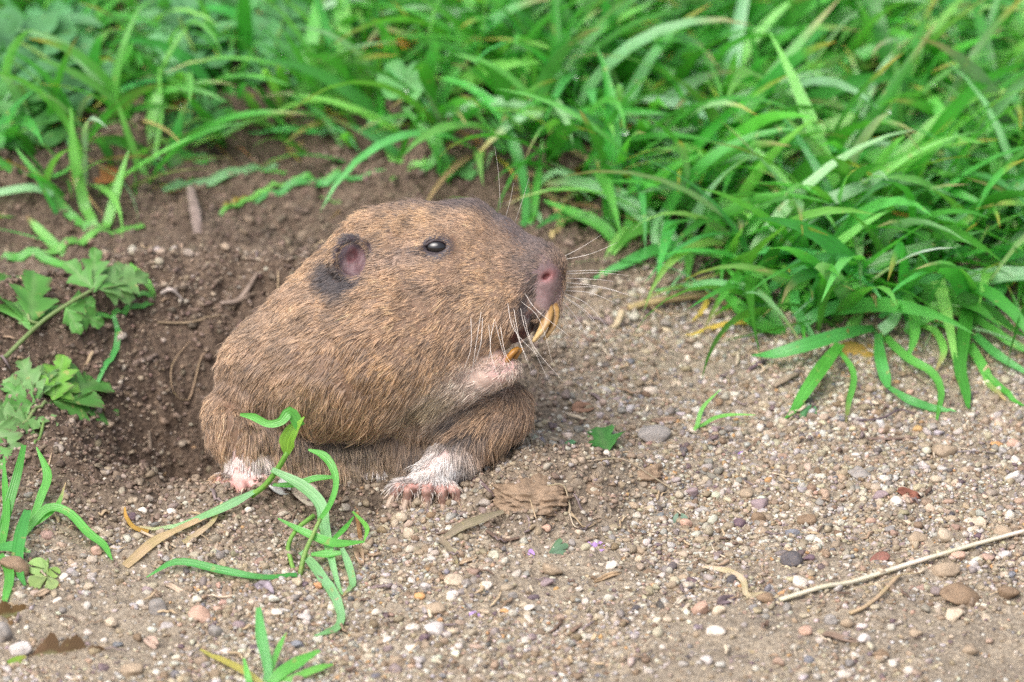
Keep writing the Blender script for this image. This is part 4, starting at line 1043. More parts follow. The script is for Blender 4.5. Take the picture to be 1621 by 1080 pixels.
tuft('tall upright pair of grass blades in the blurred grass above the gopher back', (525, 185), [
    B([(468, 190, 0), (478, 130, 50), (492, 70, 100), (505, 5, 150)], [12, 22, 26, 20], 2),
    B([(528, 190, 0), (538, 130, 50), (545, 60, 110), (541, -20, 170)], [10, 20, 26, 22], 3),
    B([(505, 165, 0), (520, 100, 50), (535, 40, 100), (530, -30, 150)], [8, 14, 18, 16], 1)], UL)
tuft('broad grass blade leaning right in the blurred grass above the gopher brow', (690, 200), [
    B([(688, 195, 10), (705, 140, 55), (730, 80, 100), (744, -10, 160)], [10, 26, 26, 20], 2),
    B([(600, 150, 20), (690, 110, 70), (770, 40, 120), (800, -20, 150)], [10, 16, 16, 12], 1)], UL)
tuft('long pale arching blades crossing the grass above the gopher muzzle', (1000, 255), [
    B([(705, 185, 55), (770, 162, 75), (850, 172, 75), (940, 220, 55), (1005, 250, 35)], [8, 18, 20, 20, 6], 5),
    B([(918, 105, 110), (935, 160, 90), (950, 220, 60), (955, 270, 30)], [12, 34, 36, 16], 1),
    B([(745, 25, 90), (830, 40, 90), (900, 70, 80), (980, 75, 70)], [8, 20, 20, 4], 5),
    B([(1165, 200, 60), (1100, 205, 90), (1050, 235, 80), (1020, 290, 50)], [12, 22, 20, 3], 5),
    B([(1020, 90, 120), (1070, 130, 100), (1110, 165, 80), (1165, 205, 50)], [8, 28, 30, 12], 2)], UL)
RT = 'grass tufts in the right-hand grass'
tufts_r = [((1290, 330), 'grass tuft with a yellowing straw-tipped blade in the middle of the right grass', -0.2, YELL), ((1450, 330), 'dense grass tuft around a curled brown dead blade near right edge', 0.4, None), ((1250, 200), 'bright upright grass tuft at upper right of the frame', 0.1, None), ((1400, 220), 'grass tuft of crossing blades right of the bright upright tuft', -0.4, None), ((1560, 250), 'pale bent grass tuft near the upper right edge', -0.5, None), ((1120, 130), 'grass tuft with narrow leaning blades at top centre right', -0.3, None), ((1540, 90), 'wide-bladed grass tuft in the top right corner', 0.5, None), ((1340, 90), 'grass tuft of arching narrow blades at the top right', -0.1, None)]
r_ = np.random.default_rng(55)
for (px, py), lb, le, yc in tufts_r:
    bs = []
    for k in range(9):
        a = le + r_.uniform(-1.3, 1.3); ln = r_.uniform(90, 190); hh = r_.uniform(60, 120)
        x1, y1 = px + ln * .4 * math.sin(a), py - hh * .75; x2, y2 = px + ln * math.sin(a), py - hh * .55 + r_.uniform(-40, 50); x3, y3 = x2 + 40 * math.sin(a), y2 + r_.uniform(5, 60)
        bs.append(B([(px + r_.uniform(-12, 12), py + r_.uniform(-6, 10), 0), (x1, y1, hh * .75), (x2, y2, hh * .7), (x3, y3, hh * .35)], [12, r_.uniform(16, 28), r_.uniform(15, 24), 3], int(r_.integers(0, 6)), twist=r_.uniform(-1, 1), tip=STRAW if r_.uniform() < .2 else None))
    if yc is not None: bs.append(B([(1330, 285, 30), (1360, 262, 60), (1400, 238, 80), (1452, 200, 100)], [4, 16, 15, 3], (0.36, 0.36, 0.08), tip=STRAW, tipw=.5))
    if 'curled brown' in lb:
        bs.append(B([(1490, 290, 30), (1500, 250, 60), (1525, 240, 66), (1548, 285, 40)], [9, 10, 9, 4], (0.45, 0.27, 0.10), m=M_DRY, twist=1.5))
    tuft(lb, (px, py), bs, RT)
# ------------------------------------------------------------------ clovers and broad-leaved herbs
clover(640, 128, 52, 'large clover with three pale leaflets above the gopher brow', 95, 0.35, CLOVER, (625, 250))
clover(508, 322, 38, 'small clover lying on soil just above the gopher back', 8, -0.35, (0.13, 0.33, 0.14), (540, 345))
clover(735, 262, 34, 'dark green clover low in the gap behind the gopher head', 35, 1.2, (0.09, 0.27, 0.08), (705, 315))
clover(610, 200, 36, 'clover half hidden under the large pale clover', 60, 2.2, (0.11, 0.33, 0.10), (630, 290))
HERB = (0.085, 0.27, 0.085)
def frond(label, px, py, ang, L, sz, col=HERB, h0=10, h1=70, n=4, wr=0.34):
    """a pinnate frond: paired oval leaflets along a stalk."""
    dx_, dy_ = math.cos(ang), -math.sin(ang); lv = []
    for k in range(n):
        t = (k + 0.8) / n; x, y, h = px + dx_ * L * t, py + dy_ * L * t, h0 + (h1 - h0) * t
        for s in (-1, 1):
            a2 = ang + s * 1.05; lv.append(((x, y, h), (x + math.cos(a2) * sz, y - math.sin(a2) * sz * .8, h + 4)))
    x, y = px + dx_ * L, py + dy_ * L; lv.append(((x, y, h1), (x + dx_ * sz, y + dy_ * sz * .8, h1)))
    return herb(label, (px, py), [[(px, py, 0), (px + dx_ * L * .5, py + dy_ * L * .5, (h0 + h1) / 2), (px + dx_ * L, py + dy_ * L, h1)]], lv, col, wr)
frond('blurred frond of oval leaflets in the top left corner', 170, 150, 2.6, 170, 85, (0.10, 0.28, 0.11), 60, 130)
frond('blurred frond of large oval leaflets right of the top left corner', 330, 130, 2.0, 110, 75, (0.11, 0.30, 0.12), 60, 120, 3)
frond('oval-leaved herb left of the tall pair of blades at top', 415, 150, 1.3, 120, 62, (0.085, 0.27, 0.09), 40, 110, 4)
frond('herb with broad leaves at the left edge behind tall pale blades', 60, 250, 1.8, 100, 66, (0.075, 0.25, 0.06), 40, 90, 3)
frond('low dark herb in the middle of the left grass', 245, 225, 0.5, 90, 50, (0.06, 0.22, 0.055), 30, 60, 3)
frond('small-leaved herb between the large clover and the tall blades', 575, 110, 2.2, 90, 46, (0.085, 0.28, 0.075), 40, 90, 4)
frond('low herb above the dark gap behind the gopher head', 770, 240, 0.9, 70, 40, (0.08, 0.26, 0.07), 30, 60, 3)
frond('oval-leaved herb by the top edge left of centre', 310, 40, 0.8, 110, 60, (0.09, 0.29, 0.09), 40, 90, 4)
frond('oval-leaved herb at the left edge near the top', 20, 130, 0.9, 120, 70, (0.10, 0.29, 0.12), 40, 100, 4)
# ------------------------------------------------------------------ the lobed-leaf plant at the left edge
geranium = thing('lobed_leaf_plant', 'plant with jagged lobed leaves reaching in from the left edge', 'plant', GG(-20, 700))
stem(geranium, [(-40, 640, 10), (5, 572, 40), (62, 513, 70), (110, 480, 85), (150, 457, 92)], 4.6, (0.24, 0.33, 0.13), ends=.6)
stem(geranium, [(-30, 720, 5), (10, 690, 24), (60, 655, 40), (80, 640, 46)], 4.0, (0.24, 0.33, 0.13), ends=.7)
stem(geranium, [(55, 740, 0), (62, 700, 30), (70, 665, 44)], 2.6, (0.20, 0.34, 0.10))
stem(geranium, [(62, 512, 70), (48, 508, 72), (44, 497, 74)], 2.4, (0.24, 0.33, 0.13))
GL = (0.095, 0.28, 0.055); GY_ = (0.15, 0.37, 0.05); GB = (0.15, 0.31, 0.10)
def lleaf(b, t, col, pairs=3, width=.42, deep=.45, seed=0, up=(0, -0.7, 0.7), cup=0.18, edge=(0.12, 0.06, 0.055)):
    obj('leaf', cut_leaf_mesh('leaf', G(*b), G(*t), col, width, pairs, deep, up, cup, edge, seed), M_LEAF, geranium)
def leaflets(b, t, col, seed, spread=.95, side=.72, up=(0, -.7, .7)):
    """one compound blade: a middle leaflet and two side leaflets, all deeply toothed."""
    bx, by, bh = b; tx, ty, th = t; L = math.hypot(tx - bx, ty - by); a0 = math.atan2(ty - by, tx - bx)
    lleaf(b, t, col, 3, .34, .55, seed, up)
    for k, s_ in ((1, -1), (2, 1)):
        a = a0 + s_ * spread * random.uniform(.85, 1.1); l2 = L * side * random.uniform(.9, 1.1)
        lleaf((bx + .06 * L * math.cos(a0), by + .06 * L * math.sin(a0), bh), (bx + l2 * math.cos(a), by + l2 * math.sin(a), (bh + th) / 2 + random.uniform(-6, 6)), np.array(col) * random.uniform(.85, 1.2), 2, .40, .55, seed * 3 + k, up)
leaflets((148, 462, 92), (150, 388, 112), GL, 1, .8, .85)
leaflets((154, 459, 92), (240, 430, 98), GB, 3, .5, .7)
leaflets((50, 518, 70), (14, 402, 92), GL, 4, .42, .85, (.3, -.65, .65))
leaflets((100, 484, 84), (168, 514, 78), GL, 5, .6, .7)
leaflets((84, 634, 48), (100, 555, 68), GY_, 6, .75, .6)
leaflets((86, 636, 48), (196, 632, 46), GL, 7, .5, .85)
leaflets((62, 634, 44), (30, 562, 60), GB, 9, .7, .8)
leaflets((66, 646, 40), (84, 690, 30), GB, 12, .9, .7)
leaflets((58, 646, 40), (2, 606, 52), GL, 11, .6, .8)
leaflets((44, 668, 32), (-14, 644, 42), GB, 13, .7, .8)
leaflets((-16, 676, 34), (66, 694, 28), GB, 14, .6, .8)
leaflets((-24, 700, 26), (40, 726, 14), GL, 15, .6, .8)
# ------------------------------------------------------------------ grass tufts and sprigs in the foreground
tuft('dark green grass tuft at the left edge below the lobed leaves', (20, 880), [
    B([(2, 850, 5), (14, 800, 40), (28, 750, 80), (38, 705, 110)], [14, 16, 14, 8], 0),
    B([(48, 832, 5), (66, 785, 40), (76, 752, 62), (58, 708, 88)], [9, 15, 17, 3], 2, twist=.7),
    B([(38, 846, 10), (74, 806, 40), (108, 812, 40), (140, 845, 24), (164, 864, 14), (178, 890, 3)], [10, 16, 15, 16, 14, 2], 2, n=20, twist=.4),
    B([(44, 808, 44), (33, 845, 34), (28, 890, 16), (40, 938, 3)], [12, 20, 18, 4], 4),
    B([(-8, 868, 12), (20, 866, 22), (48, 874, 18)], [10, 20, 3], 4),
    B([(0, 878, 12), (14, 905, 16), (12, 935, 10), (2, 970, 3)], [10, 16, 14, 4], 2),
    B([(44, 838, 12), (72, 818, 30), (92, 798, 42), (104, 764, 62)], [6, 10, 8, 1], 2, tip=STRAW, tipw=.35),
    B([(2, 870, 0), (10, 820, 30), (8, 770, 60), (6, 725, 90)], [10, 12, 10, 2], 1)])
sprig = thing('grass_sprig', 'green grass sprig with a twisted broad leaf growing in front of the gopher', 'grass sprig', GG(475, 912))
stem(sprig, [(398, 785, (50,)), (420, 768, (60,)), (440, 742, (72,)), (455, 716, (85,))], 5.4, (0.17, 0.37, 0.06), ends=.8)
stem(sprig, [(474, 914, 0), (482, 878, (215,)), (494, 850, (195,)), (507, 822, (175,))], 4.2, (0.24, 0.40, 0.11), ends=.8)
stem(sprig, [(466, 912, 0), (460, 885, 14), (456, 864, 26), (470, 838, 42), (497, 816, 52)], 3.8, (0.20, 0.40, 0.08))
for b in [B([(454, 720, (84,)), (456, 700, (90,)), (465, 682, (98,)), (482, 660, (104,))], [9, 32, 28, 2], (0.20, 0.42, 0.045), fold=.5, twist=.2),
          B([(474, 676, (98,)), (459, 654, (106,)), (444, 668, (108,)), (424, 671, (106,)), (402, 660, (104,)), (380, 656, (104,))], [20, 22, 15, 13, 14, 5], 2, twist=.8, n=20),
          B([(404, 778, (54,)), (370, 797, (70,)), (330, 815, (82,)), (280, 833, (98,)), (205, 845, 3)], [8, 18, 14, 9, 3], 5, tip=STRAW, tipw=.3, n=18),
          B([(430, 744, (75,)), (476, 769, (95,)), (507, 799, (120,)), (514, 838, (150,)), (528, 900, (226,)), (542, 950, 3)], [10, 22, 22, 20, 11, 4], 5, n=22),
          B([(432, 768, (62,)), (465, 768, (72,)), (500, 758, (78,)), (530, 756, (80,))], [6, 13, 13, 6], 1),
          B([(505, 825, (174,)), (522, 800, (150,)), (532, 768, (126,)), (527, 742, (110,)), (512, 722, (102,)), (488, 712, (98,))], [8, 10, 10, 14, 16, 4], 2, n=20),
          B([(440, 821, 52), (488, 846, 42), (530, 861, 32), (577, 858, 26)], [3, 16, 18, 4], 2),
          B([(476, 874, 28), (498, 898, 20), (526, 942, 8), (540, 980, 8), (525, 1003, 4), (498, 1018, 2)], [10, 18, 19, 14, 13, 3], 5, n=20),
          B([(470, 911, 8), (413, 914, 16), (349, 903, 22), (281, 890, 20), (232, 914, 5)], [8, 10, 16, 14, 2], 4, n=18),
          B([(541, 868, 30), (552, 896, 20), (558, 928, 8), (543, 952, 3)], [8, 14, 12, 3], 5, tip=STRAW, tipw=.25),
          B([(540, 876, 30), (515, 878, 26), (492, 878, 26)], [8, 16, 6], 2),
          B([(558, 810, 30), (580, 835, 24), (577, 856, 18)], [4, 10, 3], 3),
          B([(526, 856, 30), (545, 838, 36), (560, 818, 42)], [8, 10, 2], 1)]: b['wd'] = [q * .88 for q in b['wd']]; b['fold'] = .42; blade(sprig, **b)
tube('stalk', np.array([G(557, 765, 12), G(566, 820, 8), G(572, 860, 6), G(578, 892, 2)]), np.array([3, 4, 4, 3.5]) * S, (0.27, 0.15, 0.075), M_WOOD, sprig, 6)
tuft('small fresh grass shoots at the bottom edge left of centre', (425, 1085), [
    B([(420, 1090, 0), (424, 1058, 24), (414, 1010, 56), (409, 962, 84)], [8, 14, 18, 8], 4),
    B([(424, 1080, 5), (434, 1045, 28), (444, 1020, 42), (453, 1002, 52)], [5, 9, 8, 1], 2),
    B([(420, 1095, 0), (440, 1070, 18), (470, 1050, 28), (506, 1030, 34)], [8, 18, 20, 5], 2),
    B([(430, 1090, 0), (470, 1072, 16), (505, 1058, 20), (527, 1052, 14)], [8, 12, 12, 3], 3),
    B([(418, 1085, 3), (385, 1062, 14), (345, 1042, 14), (317, 1034, 8)], [8, 12, 9, 3], (0.42, 0.38, 0.09)),
    B([(400, 1095, 0), (392, 1070, 20), (386, 1042, 34)], [8, 10, 3], 2)])
tuft('thin two-bladed seedling standing alone on the gravel right of centre', (1098, 695), [
    B([(1098, 697, 0), (1104, 672, 22), (1113, 645, 42), (1140, 617, 62)], [4, 7, 7, 1], 3),
    B([(1100, 686, 8), (1125, 665, 24), (1155, 657, 26), (1196, 657, 20)], [4, 7, 6, 1], 3)], None, 'seedling', 'grass_seedling')
tuft('drooping dark seedling at the left with thin curled blade', (240, 492), [
    B([(250, 492, 3), (215, 505, 10), (180, 520, 15), (105, 545, 10)], [6, 11, 11, 8], 2),
    B([(246, 490, 4), (232, 455, 30), (222, 435, 44), (205, 418, 55)], [6, 14, 12, 6], 3),
    B([(178, 512, 26), (188, 552, 20), (172, 596, 24), (140, 626, 34)], [6, 11, 10, 3], 4),
    B([(248, 494, 3), (218, 480, 12), (185, 472, 16), (148, 462, 24)], [6, 10, 9, 4], 2)])
def leaf_thing(label, b, t, outline, col, cat='leaf', name='leaf_scrap', m=None, edge=None, cup=.2, seed=1, up=(0, -.5, .85)):
    o = obj(name, leaf_mesh(name, G(*b), G(*t), outline, col, cup, up, edge, 5, seed), m or M_LEAF, None, GG(b[0], b[1]))
    return tag(o, label, cat)
tag(obj('leaf_scrap', cut_leaf_mesh('leaf_scrap', G(962, 718, 4), G(944, 668, 20), (0.08, 0.28, 0.06), .5, 2, .5, seed=3), M_LEAF, None, GG(958, 716)), 'torn bright green lobed leaf scrap on gravel right of the gopher', 'leaf')
leaf_thing('small crumpled green leaf scrap beside the dirt heap', (878, 706, 4), (908, 714, 8), lobed(51, 3, .7, .4, 3, 5), (0.10, 0.26, 0.13))
leaf_thing('dull grey-green leaf scrap just left of the two-lobed purple petal', (868, 876, 4), (905, 868, 8), lobed(51, 4, .8, .4, 2, 6), (0.12, 0.22, 0.13))
leaf_thing('tiny grey-green leaf flake standing among pebbles below the soil heap', (1076, 834, 2), (1078, 812, 14), oval(.5), (0.17, 0.25, 0.19))
leaf_thing('small green blade tip lying on gravel under the drooping broad blade', (1268, 672, 3), (1290, 642, 10), oval(.22), (0.09, 0.26, 0.10))
leaf_thing('yellowish dead leaf lying below the broad flat blade', (1385, 545, 8), (1350, 575, 8), lobed(41, 3, .6, .25, 2, 8), (0.42, 0.27, 0.07), m=M_DRY)
leaf_thing('buff dead leaf under the twisted blades of the right grass', (1235, 495, 8), (1275, 500, 10), lobed(41, 4, .9, .2, 2, 9), (0.45, 0.33, 0.15), m=M_DRY)
leaf_thing('orange withered leaf in the blurred grass at the top', (610, 50, 70), (638, 84, 66), lobed(41, 3, .8, .2, 2, 10), (0.55, 0.27, 0.04), m=M_DRY)
leaf_thing('yellow leaf fragment on soil behind the top of the gopher head', (722, 320, 3), (712, 288, 12), oval(.35), (0.45, 0.30, 0.05), m=M_DRY)
leaf_thing('tan dead leaf strip on dark soil right of the yellow leaf fragment', (740, 312, 3), (790, 268, 8), oval(.17), (0.36, 0.25, 0.15), m=M_DRY)
leaf_thing('pale dead leaf scrap behind the gopher nose', (945, 360, 4), (985, 328, 14), oval(.3), (0.50, 0.40, 0.22), m=M_DRY)
leaf_thing('brown dead leaf among blades at the left edge', (60, 370, 6), (100, 350, 12), lobed(41, 3, .7, .3, 2, 12), (0.40, 0.25, 0.08), m=M_DRY)
leaf_thing('rust brown leaf at the left edge under the grass', (150, 290, 20), (185, 262, 26), lobed(41, 3, .8, .3, 2, 13), (0.30, 0.13, 0.05), m=M_DRY)
leaf_thing('green and brown rotting leaf in the bottom left corner', (-10, 1055, 4), (48, 1058, 8), lobed(51, 4, .5, .3, 2, 14), (0.17, 0.30, 0.03), edge=BROWN)
tag(obj('withered_leaf', cut_leaf_mesh('withered_leaf', G(45, 1040, 5), G(172, 1034, 8), (0.12, 0.075, 0.04), .3, 3, .5, cup=.9, seed=15, skew=.2), M_DRY, None, GG(90, 1040)), 'withered brown leaf lying in the bottom left corner', 'leaf')
tag(obj('withered_leaf', cut_leaf_mesh('withered_leaf', G(-20, 985, 8), G(52, 962, 10), (0.15, 0.09, 0.04), .3, 2, .4, cup=.9, seed=16, skew=.2), M_DRY, None, GG(10, 980)), 'curled brown leaf at the left edge above the bottom corner', 'leaf')
leaf_thing('large grey dead leaf lying under the dark green clump at left', (0, 560, 3), (105, 498, 10), oval(.20), (0.17, 0.14, 0.15), m=M_DRY)
cl_ = thing('leaf_seedling', 'pale green two-leaved seedling near the left edge', 'seedling', GG(72, 915))
stem(cl_, [(76, 915, 0), (75, 900, 8), (76, 885, 14)], 2.2, (0.22, 0.32, 0.1))
obj('leaf', leaf_mesh('leaf', G(75, 902, 8), G(44, 892, 12), oval(.48), (0.24, 0.40, 0.12), .1), M_LEAF, cl_)
obj('leaf', leaf_mesh('leaf', G(76, 912, 6), G(60, 934, 6), oval(.5), (0.30, 0.42, 0.15), .1), M_LEAF, cl_)
obj('leaf', leaf_mesh('leaf', G(78, 900, 8), G(92, 912, 8), oval(.4), (0.20, 0.33, 0.08), .1), M_LEAF, cl_)
# flower petals
PT = (0.50, 0.33, 0.66)
pt = thing('fallen_flower', 'two-lobed purple flower petal on gravel right of the dirt heap', 'petal', GG(935, 868))
for b, t in (((934, 872, 3), (922, 858, 9)), ((936, 872, 3), (957, 862, 8))): obj('petal', leaf_mesh('petal', G(*b), G(*t), oval(.42), PT, .3), M_PETAL, pt)
leaf_thing('small purple petal scrap left of the grey-green leaf scrap', (824, 868, 3), (845, 882, 6), oval(.25), (0.46, 0.30, 0.66), 'petal', 'petal_scrap', M_PETAL)
leaf_thing('small lilac petal scrap on gravel at bottom centre', (742, 985, 3), (758, 970, 7), oval(.4), (0.52, 0.38, 0.75), 'petal', 'petal_scrap', M_PETAL)
leaf_thing('tiny violet petal scrap between the seedling and the drooping blade', (1168, 724, 3), (1182, 718, 6), oval(.45), (0.42, 0.24, 0.75), 'petal', 'petal_scrap', M_PETAL)
for px, py, lb in ((464, 66, 'blurred lilac flower in the grass at upper left'), (548, 80, 'faint lilac flower beside the tall pair of blades'), (446, 112, 'lilac flower low in the grass under the upper left flower')):
    o = thing('lilac_flower', lb, 'flower', GG(px, py + 50), 'lilac flowers in the grass')
    stem(o, [(px, py + 60, 0), (px + 2, py + 25, 45), (px, py, 75)], 2, (0.15, 0.3, 0.08)); c = G(px, py, 76)
    for k in range(4): 
        a = k * 1.57; obj('petal', leaf_mesh('petal', c, c + np.array([math.cos(a), -.4, math.sin(a)]) * 15 * S * (0.7 if px > 500 or py > 100 else 1), oval(.45), (0.62, 0.50, 0.75), .2), M_PETAL, o)

# ------------------------------------------------------------------ single stones one can point at
STONES = '''1036 705 58 36 grey slab|960 737 12 9 white|1032 808 15 18 pale|1003 808 22 17 tan|1094 788 28 22 mauve slab|1182 798 24 22 tan|1202 810 30 20 mauve|1201 828 27 24 brown|1170 834 24 18 purple|1085 838 23 20 pink|1205 853 23 20 tan|1277 831 34 24 brown|1254 852 26 14 slate|1247 879 16 18 cream|1292 882 16 18 cream|1254 901 38 28 dark|1280 896 20 14 purple|1267 932 27 25 white|967 906 25 16 white|1083 920 21 14 tan|1157 928 20 18 dark|1157 871 23 10 white|1132 1010 33 24 white slab|1108 982 30 22 pink|1138 982 24 20 cream|1011 887 14 16 cream|1049 1027 13 10 white|971 1012 19 13 tan|1118 1058 20 18 pale|1057 992 17 13 cream|1007 970 17 12 dark|1280 1052 18 16 slate|1213 961 34 22 brown
1361 768 40 25 grey angular|1400 774 19 18 white|1355 730 17 11 white|1394 800 29 17 mauve|1418 811 23 18 white|1433 803 18 14 pink|1493 726 47 29 tan|1462 746 19 17 pale|1482 771 19 17 cream|1513 773 15 14 cream|1604 710 25 17 pink|1579 710 25 13 orange|1606 769 30 30 pale angular|1550 835 36 23 cream angular|1496 862 29 27 cream|1453 860 35 20 tan|1587 854 34 24 tan|1549 859 16 15 purple|1394 888 37 13 maroon|1412 899 15 11 white|1516 893 27 17 pink|1495 917 48 29 tan|1542 906 17 16 pale|1600 915 17 12 slate|1591 885 25 18 pale|1518 961 68 37 brown|1597 952 38 28 brown|1509 987 36 22 cream|1315 992 23 20 grey|1342 993 24 20 tan|1276 1014 24 18 pink|1367 1020 21 26 pale|1354 1041 15 14 white|1414 1057 19 15 white|1438 1068 19 16 white|1536 1041 28 20 tan|1449 1016 22 16 tan|1394 1045 26 20 brown
636 831 21 26 cream|648 850 24 24 cream|625 874 9 8 white|750 907 16 18 cream|916 851 18 15 cream|864 849 19 17 pink|875 913 36 22 tan|866 932 25 16 mauve|719 924 38 17 cream|714 948 22 17 white|674 934 21 16 pale|769 938 21 14 white|665 954 19 18 orange|713 889 12 11 pink|812 956 16 14 grey|689 1011 36 24 pale|672 1021 18 17 purple|652 1001 24 15 white|689 978 32 24 tan|653 1042 24 12 white|629 1063 27 22 tan|664 1062 24 18 pale|839 974 20 11 white|798 976 16 13 orange|917 945 13 11 white|905 930 14 12 slate
250 971 34 32 grey|317 990 38 33 pink angular|341 1016 26 26 grey|343 916 23 16 pink|438 986 19 12 white|345 971 19 10 pink|378 1006 22 14 mauve|287 1030 12 11 purple|470 1029 22 16 slate|481 988 24 16 pale|613 1025 17 12 white|536 1054 14 12 cream|477 852 15 13 white|209 831 20 16 purple|394 829 13 13 white|226 820 17 14 white|91 959 17 12 white|140 936 18 16 cream|175 992 23 15 cream|165 1018 15 12 white|4 1020 36 50 grey|22 912 50 40 brown|272 823 16 14 white|101 917 17 14 white|153 880 19 17 pink|223 963 17 14 white|114 895 18 16 tan|167 770 9 8 white|208 1072 38 26 tan|31 1043 38 28 pale'''
CW = dict(white='white', cream='cream', tan='tan', pink='pinkish', orange='rusty orange', grey='grey', dark='charcoal', mauve='mauve grey', purple='dark purple', slate='blue grey', brown='dull brown', maroon='maroon', pale='pale grey')
LM = [(700, 795, 'the muddy clawed paw'), (385, 790, 'the pink left paw'), (1240, 950, 'the left end of the white straw'), (1400, 903, 'the long white straw middle'), (1540, 868, 'the long white straw end at right'), (1390, 945, 'the forked dry straw'), (937, 866, 'the two-lobed purple petal'),
      (475, 905, 'the green sprig base'), (425, 1060, 'the grass shoots at the bottom edge'), (750, 838, 'the folded dry leaf strip'), (950, 695, 'the torn bright green leaf scrap'), (72, 915, 'the pale two-leaved seedling'), (105, 1032, 'the withered brown leaf'), (270, 862, 'the straw by the pink left paw'), (1250, 660, 'the hanging broad grass blade'),
      (1438, 790, 'the reddish brown husk'), (1120, 665, 'the two-bladed seedling'), (750, 976, 'the lilac petal scrap'), (850, 800, 'the crumbly dirt heap'), (1621, 1080, 'the bottom right corner'), (1149, 953, 'the dark bark chip'), (1512, 662, 'the drooping blade tip at right'), (1000, 770, 'the thin stem on the dirt heap')]
used = set(); SH = {}
def rel(x, y, lx, ly):
    dx, dy = x - lx, y - ly
    if abs(dx) > abs(dy) * 1.3: return 'right of' if dx > 0 else 'left of'
    if abs(dy) > abs(dx) * 1.3: return 'below' if dy > 0 else 'above'
    return ('to the lower right of' if dx > 0 else 'to the lower left of') if dy > 0 else ('to the upper right of' if dx > 0 else 'to the upper left of')
MID = {}
for a_ in range(6):
    for nm_, pl_, rg_ in (('round', 4, 0.14), ('angular', 9, 0.26), ('slab', 6, 0.2)):
        v, f = pebble_shape(3, 900 + a_ * 7 + len(nm_), rg_, pl_); MID[(nm_, a_)] = mesh_np('pebble', v, f)
        MID[(nm_, a_)].materials.append(M_STONE)
def put_stone(x, y, w_, h_, col, form, label, grp, sd):
    p = GG(x, y); o = bpy.data.objects.new('pebble', MID[(form, sd % 6)]); COL.objects.link(o)
    r = np.random.default_rng(sd)
    sx = w_ * S / 2; sz = h_ * S / 2 * 0.9; sy = sx * r.uniform(.7, .95)
    if form == 'slab': sz *= .8
    o.scale = (sx, sy, sz); o.location = (p[0], p[1] + sy * .3, p[2] + sz * r.uniform(0.3, 0.5)); o.rotation_euler = (r.normal(0, .2), r.normal(0, .2), r.uniform(-.4, .4) + (math.pi if r.uniform() < .5 else 0))
    c = np.array(PAL[col]) * r.uniform(.9, 1.12); o.color = (*c, 1)
    return tag(o, label, 'stone' if w_ > 30 else 'pebble', grp)
rows = [q.split() for line in STONES.split('\n') for q in line.split('|')]
rows = [(float(q[0]), float(q[1]), float(q[2]), float(q[3]), q[4], q[5] if len(q) > 5 else 'round') for q in rows]
for i, (x, y, w_, h_, col, form) in enumerate(rows):
    size = 'large' if w_ >= 44 else 'fist-like' if False else ('medium-sized' if w_ >= 28 else 'small' if w_ >= 17 else 'tiny')
    shp = 'stone' if w_ > 30 else 'pebble'
    adj = {'angular': 'angular ', 'slab': 'flat '}.get(form, 'oval ' if w_ > 1.4 * h_ else 'rounded ')
    near = sorted((math.hypot(x - a, y - b), a, b, n) for a, b, n in LM)
    head = f'{size} {CW[col]} {adj}{shp}'
    lab = f'{head} {rel(x, y, near[0][1], near[0][2])} {near[0][3]}'
    if lab in used or any(u.split(' ', 1)[1] == lab.split(' ', 1)[1] for u in used):
        # tell two alike stones apart by the stone beside it
        oth = sorted((math.hypot(x - q[0], y - q[1]), j) for j, q in enumerate(rows) if j != i)[0][1]; q = rows[oth]
        lab = f'{head} by {near[0][3]}, {rel(x, y, q[0], q[1])} {CW[q[4]]} one'
    if len(lab.replace('-', ' ').split()) > 14: lab = lab.replace('rounded ', '').replace('oval ', '').replace('medium-sized ', '').replace('to the lower', 'lower').replace('to the upper', 'upper')
    if len(lab.replace('-', ' ').split()) > 16: lab = f'{size} {CW[col]} {shp} beside the {CW[rows[oth][4]]} one {rel(x, y, near[0][1], near[0][2])} {near[0][3]}'
    used.add(lab)
    assert len(lab.replace('-', ' ').replace(',', '').split()) <= 16, lab
    put_stone(x, y, w_, h_, col, form, lab, 'loose stones and pebbles on the gravel', i)

# ------------------------------------------------------------------ dry straws, twigs, husks, bark
DS = (0.52, 0.43, 0.30)
def straw(label, pts, r, col=DS, m=None, cat='straw', name='dry_straw', k=6, squash=.6, col2=None, grp=None, n=24):
    P = [GG(*p) for p in pts]; mid = P[len(P) // 2]
    P = np.array(P); sp = spline(P, n); sp[:, 2] = np.maximum(sp[:, 2], ground_h(sp[:, 0], sp[:, 1]) + min(r) * S * .6); P = sp
    o = tube(name, P, np.array(r) * S, col, m or M_DRY, None, k, n, squash, col2, mid)
    return tag(o, label, cat, grp)
def strap(label, pts, wd, col, tip=None, tw=.3, cat='dry leaf', name='dry_grass_blade', fold=.3, twist=.5, grp=None, m=None):
    P = np.array([GG(*p) for p in pts]); P = spline(P, 20); P[:, 2] = np.maximum(P[:, 2], ground_h(P[:, 0], P[:, 1]) + .006); v, f, luv, t = ribbon_data(P, np.array(wd) * S, twist, fold, None, 20)
    o = obj(name, mesh_np(name, v, f, blade_cols(t, col, tip, tw), luv), m or M_DRY, None, P[0]); return tag(o, label, cat, grp)
straw('long white straw lying across the gravel at lower right', [(1234, 955, 5), (1300, 938, 7), (1352, 923, 8), (1450, 895, 9), (1540, 868, 10), (1640, 838, 10)], [5.4, 5.6, 5.2, 4.6], (0.70, 0.63, 0.52))
straw('thin split straw lying along the left end of the long white straw', [(1236, 952, 6), (1290, 938, 9), (1345, 923, 10), (1385, 912, 8)], [2.0, 2.0, 1.6], (0.60, 0.50, 0.37))
